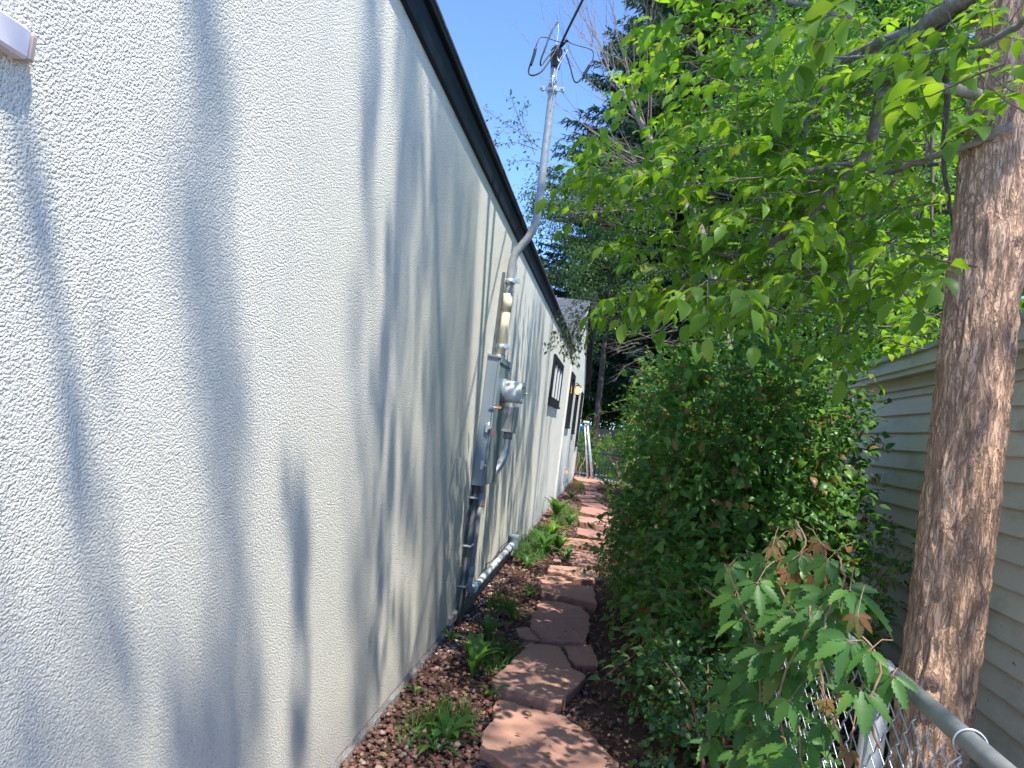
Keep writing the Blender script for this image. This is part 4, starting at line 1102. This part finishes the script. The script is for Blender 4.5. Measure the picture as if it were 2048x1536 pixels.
# bare dead-branched tree
dt = empty('dead_tree', 'bare dead twiggy branches leaning against the sky beside the mast', 'tree'); k = MB()
def dead(p, d, ln, r, dep):
    pts = [p]; q = p.copy(); d = d.normalized()
    for i in range(5): d = (d+rvec(.10)+Vector((0, 0, .03))).normalized(); q = q+d*ln/5; pts.append(q)
    k.tube(pts, [r*(1-.13*i) for i in range(6)], 5 if r > .01 else 3, False)
    if dep:
        for i in range(3+dep): dead(pts[random.randint(1, 5)], d+rvec(.55)+Vector((-.1, 0, .15)), ln*rnd(.45, .8), r*.5, dep-1)
bp = P(1330, 330, 9.0); bt = P(1245, 180, 9.0)
k.tube(catmull([Vector((1.6, 9.2, 0)), Vector((1.5, 9.1, 2)), P(1390, 420, 9), bp, bt], 5), [.07-.0018*i for i in range(21)], 8)
for dpx, dpy, l_ in ((-60, -200, 1.5), (-100, -160, 1.4), (-30, -220, 1.6), (-120, -60, 1.1), (-80, -120, 1.5), (10, -200, 1.4), (-110, -190, 1.5), (-40, -120, 1.2)):
    s_ = bp.lerp(bt, rnd(.3, 1)); dead(s_, P(1245+dpx, 180+dpy, 9.0+rnd(-.5, .5))-bt, l_, .010, 2)
s_ = P(1390, 420, 9)
for _ in range(6): dead(bp.lerp(s_, rnd(0, 1)), Vector((-1, rnd(-.4, .4), rnd(-.1, .5))), rnd(.7, 1.2), .01, 2)
k.build('branches', M['straw'], dt)
# tangle of dead twigs under the spruce
dt2 = empty('dead_brush', 'tangle of pale dead twigs hanging behind the hedge top', 'brush'); k = MB()
for _ in range(22):
    s_ = P(rnd(1235, 1330), rnd(655, 740), rnd(11, 12)); dead(s_, Vector((rnd(-1, 1), rnd(-.5, .5), rnd(-.6, .5))), rnd(.25, .5), .0045, 1)
k.build('branches', M['straw'], dt2)['kind'] = 'stuff'

# twig with sparse leaves over the roof edge against the sky; and hanging spray near the gable
def spray(name, label, pts, Y, m, lsz, nl, tpl='small', droop=.3):
    t = empty(name, label, 'branch'); L = Leaves(); k = MB()
    for ln in pts:
        q = catmull([P(x, y, Y+rnd(-.1, .1)) for x, y in ln], 6); n_ = len(q)
        k.tube(q, [.007-.005*i/(n_-1) for i in range(n_)], 5, False)
        for i in range(2, n_):
            for _ in range(nl):
                d = (q[i]-q[i-1]).normalized()+rvec(1.0)+Vector((0, 0, -droop)); e_ = q[i]+rvec(.1)
                k.tube([q[i], e_], .0015, 3, False); L.add(e_, d, Vector((0, 0, 1))+rvec(.6), lsz*rnd(.7, 1.2))
    k.build('twig', M['twig'], t); L.realize(t, tpl, m, 250); return t
spray('sky_branch', 'fine leafy twig crossing the blue sky above the roof edge',
      [[(1085, 300), (1040, 265), (1000, 240), (965, 215)], [(1050, 270), (1035, 230), (1020, 190)], [(1075, 300), (1030, 285), (985, 290), (1010, 255)], [(1070, 310), (1045, 235), (1050, 205)], [(1090, 330), (1050, 320), (1010, 330)]], 11.5, M['olive'], .075, 3)
spray('overhanging_spray', 'dark leafy spray hanging in front of the roof edge near the gable',
      [[(1210, 600), (1170, 625), (1130, 660), (1098, 690)], [(1190, 615), (1150, 660), (1140, 705)], [(1200, 600), (1160, 600), (1120, 640)], [(1160, 640), (1135, 690), (1145, 715)], [(1190, 620), (1165, 670), (1160, 690)]], 8.5, M['olive'], .062, 6)

# ================================================================== HEDGE SHRUBS
def shrub(name, label, blobs, m, lsz, n_, tpl='small', nparts=0, stems=14, base=None, cat='shrub', maxdepth=1e9, arching=0):
    t = empty(name, label, cat); L = Leaves()
    tot = sum(b[2] for b in blobs)
    for c, r, wgt in blobs:
        nn = int(n_*wgt/tot); c = np.array(c); r = np.array(r)
        # short twigs each carrying a handful of leaves
        nt2 = nn//7
        U = rng.normal(size=(nt2, 3)); U /= np.linalg.norm(U, axis=1, keepdims=True)
        nzv = np.array([noise.noise(Vector(u*2.3)+Vector(c)) for u in U])
        rad_ = (1-.42*rng.random(nt2)**1.3)*(1+.38*nzv)
        Q = c+U*r*rad_[:, None]
        ok = Q[:, 2] > .03; Q = Q[ok]; U = U[ok]
        T_ = U+rng.normal(size=U.shape)*.6; T_[:, 2] += .25
        T_ /= np.linalg.norm(T_, axis=1, keepdims=True)
        for kk in range(7):
            o_ = T_*(lsz*.55*kk)+rng.normal(size=T_.shape)*lsz*.15
            D_ = T_*.5+rng.normal(size=T_.shape)*.6+U*.3; D_[:, 2] -= .3
            N_ = rng.normal(size=T_.shape)*.45+U*.35; N_[:, 2] += .9
            L.addn(Q+o_, D_, N_, lsz*rng.uniform(.6, 1.2, len(Q)))
    arc = MB()
    for _ in range(arching):
        c, r, wg = random.choice(blobs); u = rvec(1).normalized(); u.z = abs(u.z)*.6+.1
        p0 = Vector(c)+Vector((u.x*r[0], u.y*r[1], u.z*r[2]))*.75; ln = rnd(.35, .7); d = (u+rvec(.5)+Vector((0, 0, .4))).normalized()
        pts = [p0+d*ln*t_+Vector((0, 0, -.45*ln*t_*t_)) for t_ in (0, .2, .4, .6, .8, 1)]
        arc.tube(pts, [.0035, .003, .0026, .0022, .0017, .001], 4, False)
        for j in range(14):
            t_ = .15+.85*j/13; q = p0+d*ln*t_+Vector((0, 0, -.45*ln*t_*t_)); sd_ = d.cross(Vector((0, 0, 1)))*(1 if j % 2 else -1)
            L.add(q, d*.5+sd_+Vector((0, 0, rnd(-.3, .2)))+rvec(.2), Vector((0, 0, 1))+rvec(.35), lsz*rnd(.8, 1.25))
    if arc.v: arc.build('twigs', M['redstem'], t)['kind'] = 'stuff'
    L.realize(t, tpl, m, nparts, maxdepth=maxdepth)
    k = MB()
    if base:
        for _ in range(stems):
            b, (c, r, wg) = random.choice(base), random.choice(blobs)
            e_ = Vector(c)+Vector((rnd(-.8, .8)*r[0], rnd(-.8, .8)*r[1], rnd(-.3, .9)*r[2]))
            b = Vector(b)+Vector((rnd(-.15, .15), rnd(-.15, .15), 0))
            q = catmull([b, b.lerp(e_, .4)+Vector((0, 0, .15))+rvec(.08), e_], 5)
            k.tube(q, [.012-.0009*i for i in range(len(q))], 5, False)
        k.build('stems', M['redstem'], t)['kind'] = 'stuff'
    return t
shrub('honeysuckle_shrub', 'big dense dark green shrub spilling toward the flagstones',
      [((1.05, 5.1, .75), (.68, .9, .85), 3), ((.95, 5.6, 1.65), (.72, 1.0, .85), 2.8), ((.62, 6.2, .7), (.5, .9, .75), 1.6), ((1.36, 5.8, 1.3), (.5, 1.0, .95), 1.5), ((.78, 4.3, .42), (.42, .5, .45), 1.0), ((.7, 5.2, 1.55), (.3, .4, .5), .4)],
      M['hedge_leaf'], .070, 25000, 'oval', 300, 40, [(1.1, 5.2, 0), (.8, 5.8, 0), (1.3, 5.6, 0)], maxdepth=5.6, arching=130)
shrub('honeysuckle_shrub', 'second dark green shrub further along the right of the path',
      [((.85, 8.2, .8), (.62, 1.6, .95), 2), ((.9, 8.0, 1.85), (.68, 1.4, .8), 1.6), ((1.3, 10.5, 1.4), (.8, 1.5, 1.2), 1.2)],
      M['hedge_leaf'], .06, 15000, 'small', 0, 20, [(.9, 8.2, 0), (1.2, 10, 0)], arching=50)
shrub('low_shrub', 'low round-leaved shrub sprawling at the path edge near the wire fence',
      [((.62, 3.35, .22), (.26, .35, .27), 1), ((.5, 3.6, .42), (.2, .25, .18), .6), ((.85, 3.2, .3), (.22, .3, .3), .7)], M['low_leaf'], .036, 3300, 'round', 300, 22, [(.75, 3.45, 0)])
sd = shrub('small_leaf_sapling', 'thin dark-leaved sapling branches against the garage siding',
      [((1.72, 4.6, .95), (.16, .35, .3), 1), ((1.6, 4.9, .6), (.15, .3, .25), .6)], M['olive'], .034, 520, 'oval', 200, 14, [(1.62, 4.9, 0)])
shrub('garden_bush', 'sunlit yellow-green bush behind the iron fence left of the ladder', [((-1.0, 26, .9), (.6, .5, .65), 1)], M['lime'], .09, 2600, base=[(-1, 24.6, -.3)])
shrub('garden_bush', 'bright green bush behind the iron fence right of the ladder', [((.25, 26.5, .75), (.8, .5, .7), 1), ((1.3, 25.8, 1.4), (.8, .5, 1.0), 1)], M['lime'], .09, 4200, base=[(.6, 25, -.3)])
shrub('garden_bush', 'dark bush filling the gap right of the stepladder', [((1.3, 19.5, 1.5), (1.0, 1.0, 1.6), 1)], M['mid'], .09, 8000, base=[(1, 19.5, 0)])
shrub('garden_bush', 'deep green bush in the shade beyond the garage corner', [((2.3, 8.6, 1.3), (.8, .8, 1.5), 1), ((2.9, 9.4, 2.2), (1, .8, 1), 1)], M['mid'], .075, 7500, base=[(2.4, 8.8, 0)])

# ================================================================== CHAIN LINK FENCE
XFc = .74; FH = 1.085
cf = empty('chain_link_fence', 'galvanised chain link fence with round top rail in the lower right', 'fence')
k = MB(); k.tube([(XFc, .2, FH+.01), (XFc-.003, 1.0, FH), (XFc, 1.86, FH+.006)], .0205, 22); k.build('top_rail', M['galv'], cf)
k = MB(); k.tube([(XFc, 1.86, FH), (XFc, 2.75, FH-.01)], .0185, 16); k.build('top_rail', M['galv'], cf)
k = MB(); k.tube([(XFc-.005, 1.95, FH-.03), (XFc-.03, 1.95, 0)], .029, 20); k.build('post', M['galv'], cf)
k = MB(); k.tube([(XFc-.005, 1.95, FH-.03), (XFc-.005, 1.95, FH+.012), (XFc-.005, 1.95, FH+.022), (XFc-.005, 1.95, FH+.026)], [.032, .032, .022, .005], 18); k.build('post_cap', M['galv'], cf)
k = MB(); a_ = .034; y = .55; idx = 0
while y < 2.95:
    z = FH-.03; pts = []; s_ = 1 if idx % 2 else -1; rrr = .0019
    xo = XFc-.026
    while z > .03:
        yy = y+s_*a_*.5
        pts += [(xo+.0032, yy-s_*.0035, z+.0062), (xo+.0025, yy+s_*.0005, z+.0022), (xo-.0025, yy+s_*.0005, z-.0022), (xo-.0032, yy-s_*.0035, z-.0062)]; z -= .040; s_ = -s_
    k.tube(pts, rrr, 5, False); y += a_; idx += 1
o = k.build('wire_mesh', M['zinc'], cf); o['kind'] = 'stuff'
def helix_tie(y, r=.028):
    k = MB(); q = [(XFc+math.cos(t)*r, y+.004*t, FH+math.sin(t)*r) for t in np.linspace(-.6, 4.4, 22)]
    q += [(XFc-.03, y+.02, FH-.05), (XFc-.025, y+.028, FH-.085), (XFc-.03, y+.022, FH-.10)]; k.tube(q, .0019, 6); return k.build('tie_wire', M['alu'], cf)
helix_tie(1.50); helix_tie(2.4)

# black pot behind the fence
bn = empty('plastic_tub', 'black plastic tub with teal rim tucked behind the wire fence post', 'tub')
k = MB(); k.tube([(1.0, 2.35, .0), (1.0, 2.35, .36), (1.0, 2.35, .37), (1.0, 2.35, .30), (1.0, 2.35, .05)], [.15, .19, .165, .16, .13], 26, False); k.build('tub', M['plastic_black'], bn)
k = MB(); q = [(1.0+.192*math.cos(t), 2.35+.192*math.sin(t), .375) for t in np.linspace(0, 2*math.pi, 30)]; k.tube(q, .01, 8, False); k.build('rim', M['teal'], bn)

# ================================================================== VIRGINIA CREEPER
vc = empty('creeper_vine', 'five-fingered creeper vine draped over the end of the wire fence', 'vine')
CL = Leaves(); CR = Leaves(); st = MB()
def palm(px, py, Y, sz, face=None, droop=.5, young=False, n_=5):
    sz *= 1.18
    p = P(px, py, Y); toCam = (CAM-p).normalized()
    nrm = (Vector((0, 0, .9))*(1-.2)+toCam*rnd(.5, .9)+rvec(.3)).normalized()
    base = Vector((0, 0, -1)); base = base-nrm*base.dot(nrm)
    if base.length < .2: base = -toCam-nrm*(-toCam).dot(nrm)
    base.normalize(); side = nrm.cross(base).normalized(); rot = rnd(-.45, .45)
    for i in range(n_):
        a = (i-(n_-1)/2)*(.86 if n_ == 5 else .8)+rot; d = base*math.cos(a)+side*math.sin(a)
        s_ = sz*(1.0 if abs(i-(n_-1)/2) < .6 else (.88 if abs(i-(n_-1)/2) < 1.6 else .66))*rnd(.92, 1.06)
        d = d-nrm*rnd(0, .25)+Vector((0, 0, -droop*.3))
        st.tube([p, p+d.normalized()*sz*.08], .0008, 3, False)
        (CR if young else CL).add(p+d.normalized()*sz*.07, d, nrm+side*math.sin(a)*.35, s_)
    q = p+Vector((rnd(-.02, .05), rnd(.0, .06), rnd(.0, .06)))*1.4-nrm*.03
    st.tube([p, p.lerp(q, .5)+Vector((0, 0, .012)), q], [.0013, .0014, .0016], 5, False); return q
LV = [(1515,1165,2.2,.085),(1700,1180,1.95,.105),(1690,1175,2.0,.1),(1700,1282,1.75,.085),(1722,1375,1.72,.08),(1785,1350,1.72,.07),(1580,1400,1.95,.07),(1450,1135,2.6,.095),(1560,1230,2.15,.085),(1600,1235,2.1,.085),
      (1525,1300,2.15,.085),(1500,1340,2.2,.09),(1460,1130,2.7,.09),(1528,1480,2.0,.085),(1575,1500,1.9,.085),(1650,1445,1.85,.055),(1478,1505,2.1,.08),(1560,1340,2.1,.085),(1610,1175,2.15,.08),(1640,1300,1.95,.07),
      (1480,1240,2.35,.08),(1440,1300,2.45,.075),(1520,1400,2.1,.08),(1445,1420,2.3,.075),(1420,1480,2.25,.07),(1600,1110,2.2,.06),(1655,1120,2.1,.07),(1570,1180,2.2,.08),(1470,1190,2.4,.09),(1530,1120,2.4,.07),
      (1500,1450,2.15,.08),(1640,1215,2.0,.08),(1580,1290,2.1,.08),(1400,1180,2.8,.09),(1670,1240,1.95,.08),(1540,1200,2.25,.08),(1610,1270,2.0,.07),(1555,1455,2.0,.07),(1600,1520,1.85,.08),(1620,1480,1.9,.06),(1740,1300,1.72,.06),
      (1460,1370,2.35,.08),(1490,1290,2.3,.08),(1380,1120,3.2,.09),(1350,1230,3.2,.09),(1590,1340,2.1,.07),(1430,1230,2.5,.08),(1655,1190,2.05,.09),(1480,1420,2.2,.07),(1540,1530,1.95,.08)]
joints = []
LV = [q for q in LV if q[0] > 1455 or q[1] > 1380]
for x, y, Y, s_ in LV: joints.append(palm(x, y, Y, s_))
for x, y, Y, s_ in ((1545,1095,2.3,.04),(1580,1140,2.2,.05),(1640,1085,2.2,.045),(1655,1130,2.15,.045),(1555,1080,2.35,.045),(1620,1110,2.25,.05),(1590,1060,2.35,.035),(1715,1230,1.85,.045),(1630,1150,2.15,.04),(1575,1115,2.25,.045),(1650,1400,1.85,.035),(1700,1500,1.75,.035),(1685,1380,1.8,.03)):
    joints.append(palm(x, y, Y, s_, young=True, droop=1))
for path_ in ([(1700,1536,1.75),(1660,1420,1.85),(1640,1330,1.9),(1655,1230,1.95),(1690,1160,2.0)],[(1650,1500,1.85),(1680,1390,1.85),(1640,1300,2.0),(1600,1240,2.1),(1560,1160,2.2),(1610,1090,2.2),(1590,1040,2.3)],
              [(1620,1210,1.98),(1615,1260,1.98),(1560,1380,2.0),(1575,1536,1.95)],[(1690,1160,2.0),(1680,1120,2.1),(1675,1100,2.1)],[(1500,1536,2.1),(1520,1400,2.15),(1500,1250,2.3),(1450,1130,2.6)],[(1760,1500,1.7),(1735,1420,1.7),(1760,1330,1.72),(1725,1270,1.75)],[(1560,1300,2.1),(1500,1240,2.3),(1410,1180,2.8)]):
    st.tube([p+rvec(.003) for p in catmull([P(*q) for q in path_], 7)], .0028, 6, False)
CL.realize(vc, 'serrate', M['creeper'], 250, 'foliage', 'leaflet'); CR.realize(vc, 'serrate', M['creeper_red'], 50, 'foliage', 'leaflet')
st.build('stem', M['redstem'], vc)['kind'] = 'stuff'

# ================================================================== WEEDS
def weed(px, py, n_, ln, m, label, name='dandelion', tpl='dandelion', up=.7, flower=0, cat='weed', parts=True, group=None):
    b = G(px, py, .012); t = empty(name, label, cat, group); t.location = b; L = Leaves()
    for i in range(n_):
        a = 2*math.pi*i/n_+rnd(-.4, .4); u = up*rnd(.5, 1.5)
        d = Vector((math.cos(a), math.sin(a), u)); L.add(Vector((0, 0, 0))+Vector((math.cos(a), math.sin(a), 0))*.01, d, Vector((-math.cos(a)*u, -math.sin(a)*u, 1)), ln*1.35*rnd(.65, 1.15))
    # part selection works in world space: shift
    T_, F = TPL[tpl]; key = (tpl, m.name)
    if key not in TPLME:
        me = bpy.data.meshes.new('leaf'); me.from_pydata([tuple(v) for v in T_], [], [list(f) for f in F]); me.materials.append(m); me.polygons.foreach_set('use_smooth', [True]*len(me.polygons)); TPLME[key] = me
    R = frames(np.array(L.D), np.array(L.N))
    if parts:
        for i in range(n_):
            o = bpy.data.objects.new('leaf', TPLME[key]); C.objects.link(o); o.parent = t; s_ = L.S[i]; a = rnd(.6, .95)
            o.matrix_local = Matrix([[R[i][r][0]*s_*a, R[i][r][1]*s_, R[i][r][2]*s_*rnd(.7, 1.2), L.P[i][r]] for r in range(3)]+[[0, 0, 0, 1]])
    else: L.realize(t, tpl, m)
    for _ in range(flower):
        h_ = rnd(.14, .2); q = Vector((rnd(-.05, .05), rnd(-.05, .05), h_)); k = MB(); k.tube([(0, 0, 0), q*.5+Vector((.01, 0, 0)), q], .0017, 5); s2 = k.build('flower_stalk', M['weed'], t)
        k = MB(); k.tube([q, q+Vector((0, 0, .012)), q+Vector((0, 0, .016))], [.006, .018, .008], 12); k.build('flower', M['yellow'], s2)
    return t
Wd = [(*Z4(840,1020),9,.20,1.9,0,'tall upright dandelion clump beside the second flagstone'),
      (*Z4(700,1380),11,.15,.8,0,'broad dandelion rosette beside the nearest flagstone'),
      (*Z4(640,1440),8,.10,.5,0,'small leafy weed in the rocks at the bottom edge'),
      (*Z4(1060,720),13,.15,1.2,1,'dandelion with a yellow flower beside the path'),
      (*Z4(1160,600),10,.15,1.2,0,'dandelion left of the pale dappled flagstone'),
      (*Z4(530,1130),6,.08,.8,0,'small weed at the foot of the white wall'),
      (*Z4(925,830),7,.17,1.7,0,'single-stemmed young dandelion between wall and path'),
      (*Z4(1010,905),10,.10,.6,0,'low ground-hugging weed touching the second flagstone'),
      (*Z4(720,830),7,.09,.7,0,'small round weed against the foundation'),
      (*Z4(950,1140),6,.09,.9,0,'little weed in the gap between two large flagstones'),
      (*Z8(400,930),14,.26,1.5,0,'dark dandelion clump in shade by the conduit end'),
      (*Z8(520,930),13,.26,1.5,0,'large shaded dandelion at the left end of a red flagstone'),
      (*Z8(600,1010),8,.2,1.2,0,'dandelion growing over the front of a red flagstone'),
      (*Z8(480,770),16,.24,.9,0,'bright lime dandelion in the sun beside the orange flagstone'),
      (*Z8(500,620),14,.34,2.2,0,'tall leafy weed clump beside the lit part of the wall'),
      (*Z8(620,690),10,.25,1.6,0,'grassy weed left of the pink flagstone'),
      (*Z8(640,450),10,.22,1.3,0,'dark weed where the path narrows far along the wall'),
      (*Z8(240,1060),10,.18,1.0,0,'leafy weed at the shaded foot of the horizontal conduit')]
for x, y, n_, ln, up_, fl, lb in Wd: weed(x, y, n_, ln, M['weed'] if 'lime' not in lb else M['lime'], lb, up=up_, flower=fl)
def grass(name, label, spots, m, dens, ln):
    L = Leaves()
    for (px, py, rx, ry, n_) in spots:
        c = G(px, py)
        for _ in range(n_):
            a = rnd(0, 6.28); u = random.random()**.5; p = (c.x+math.cos(a)*u*rx, c.y+math.sin(a)*u*ry, 0)
            if in_stone(p[0], p[1]): continue
            L.add(p, (rnd(-1, 1)*.5, rnd(-1, 1)*.5, rnd(.6, 1.4)), (rnd(-1, 1), rnd(-1, 1), .3), ln*rnd(.5, 1.2))
    o = L.realize(None, 'blade', m, mass=name); tag(o, label, kind='stuff')
grass('green_grass', 'feathery green grass and weeds between wall and path', [(*Z8(300,900),.22,1.1,1100),(*Z8(560,600),.2,1.3,600),(*Z8(380,760),.15,.8,350),(*Z4(960,950),.16,.3,260),(*Z4(700,1300),.14,.2,160),(*Z4(1000,650),.12,.25,120),(*Z4(560,1360),.1,.2,60),(*Z4(1330,950),.03,.1,10)], M['weed'], 1, .15)
grass('dry_grass', 'yellowing sunlit grass tuft at the far end of the path', [(*Z8(710,340),.2,1.2,500),(*Z8(640,620),.2,1.6,420)], M['drygrass'], 1, .17)
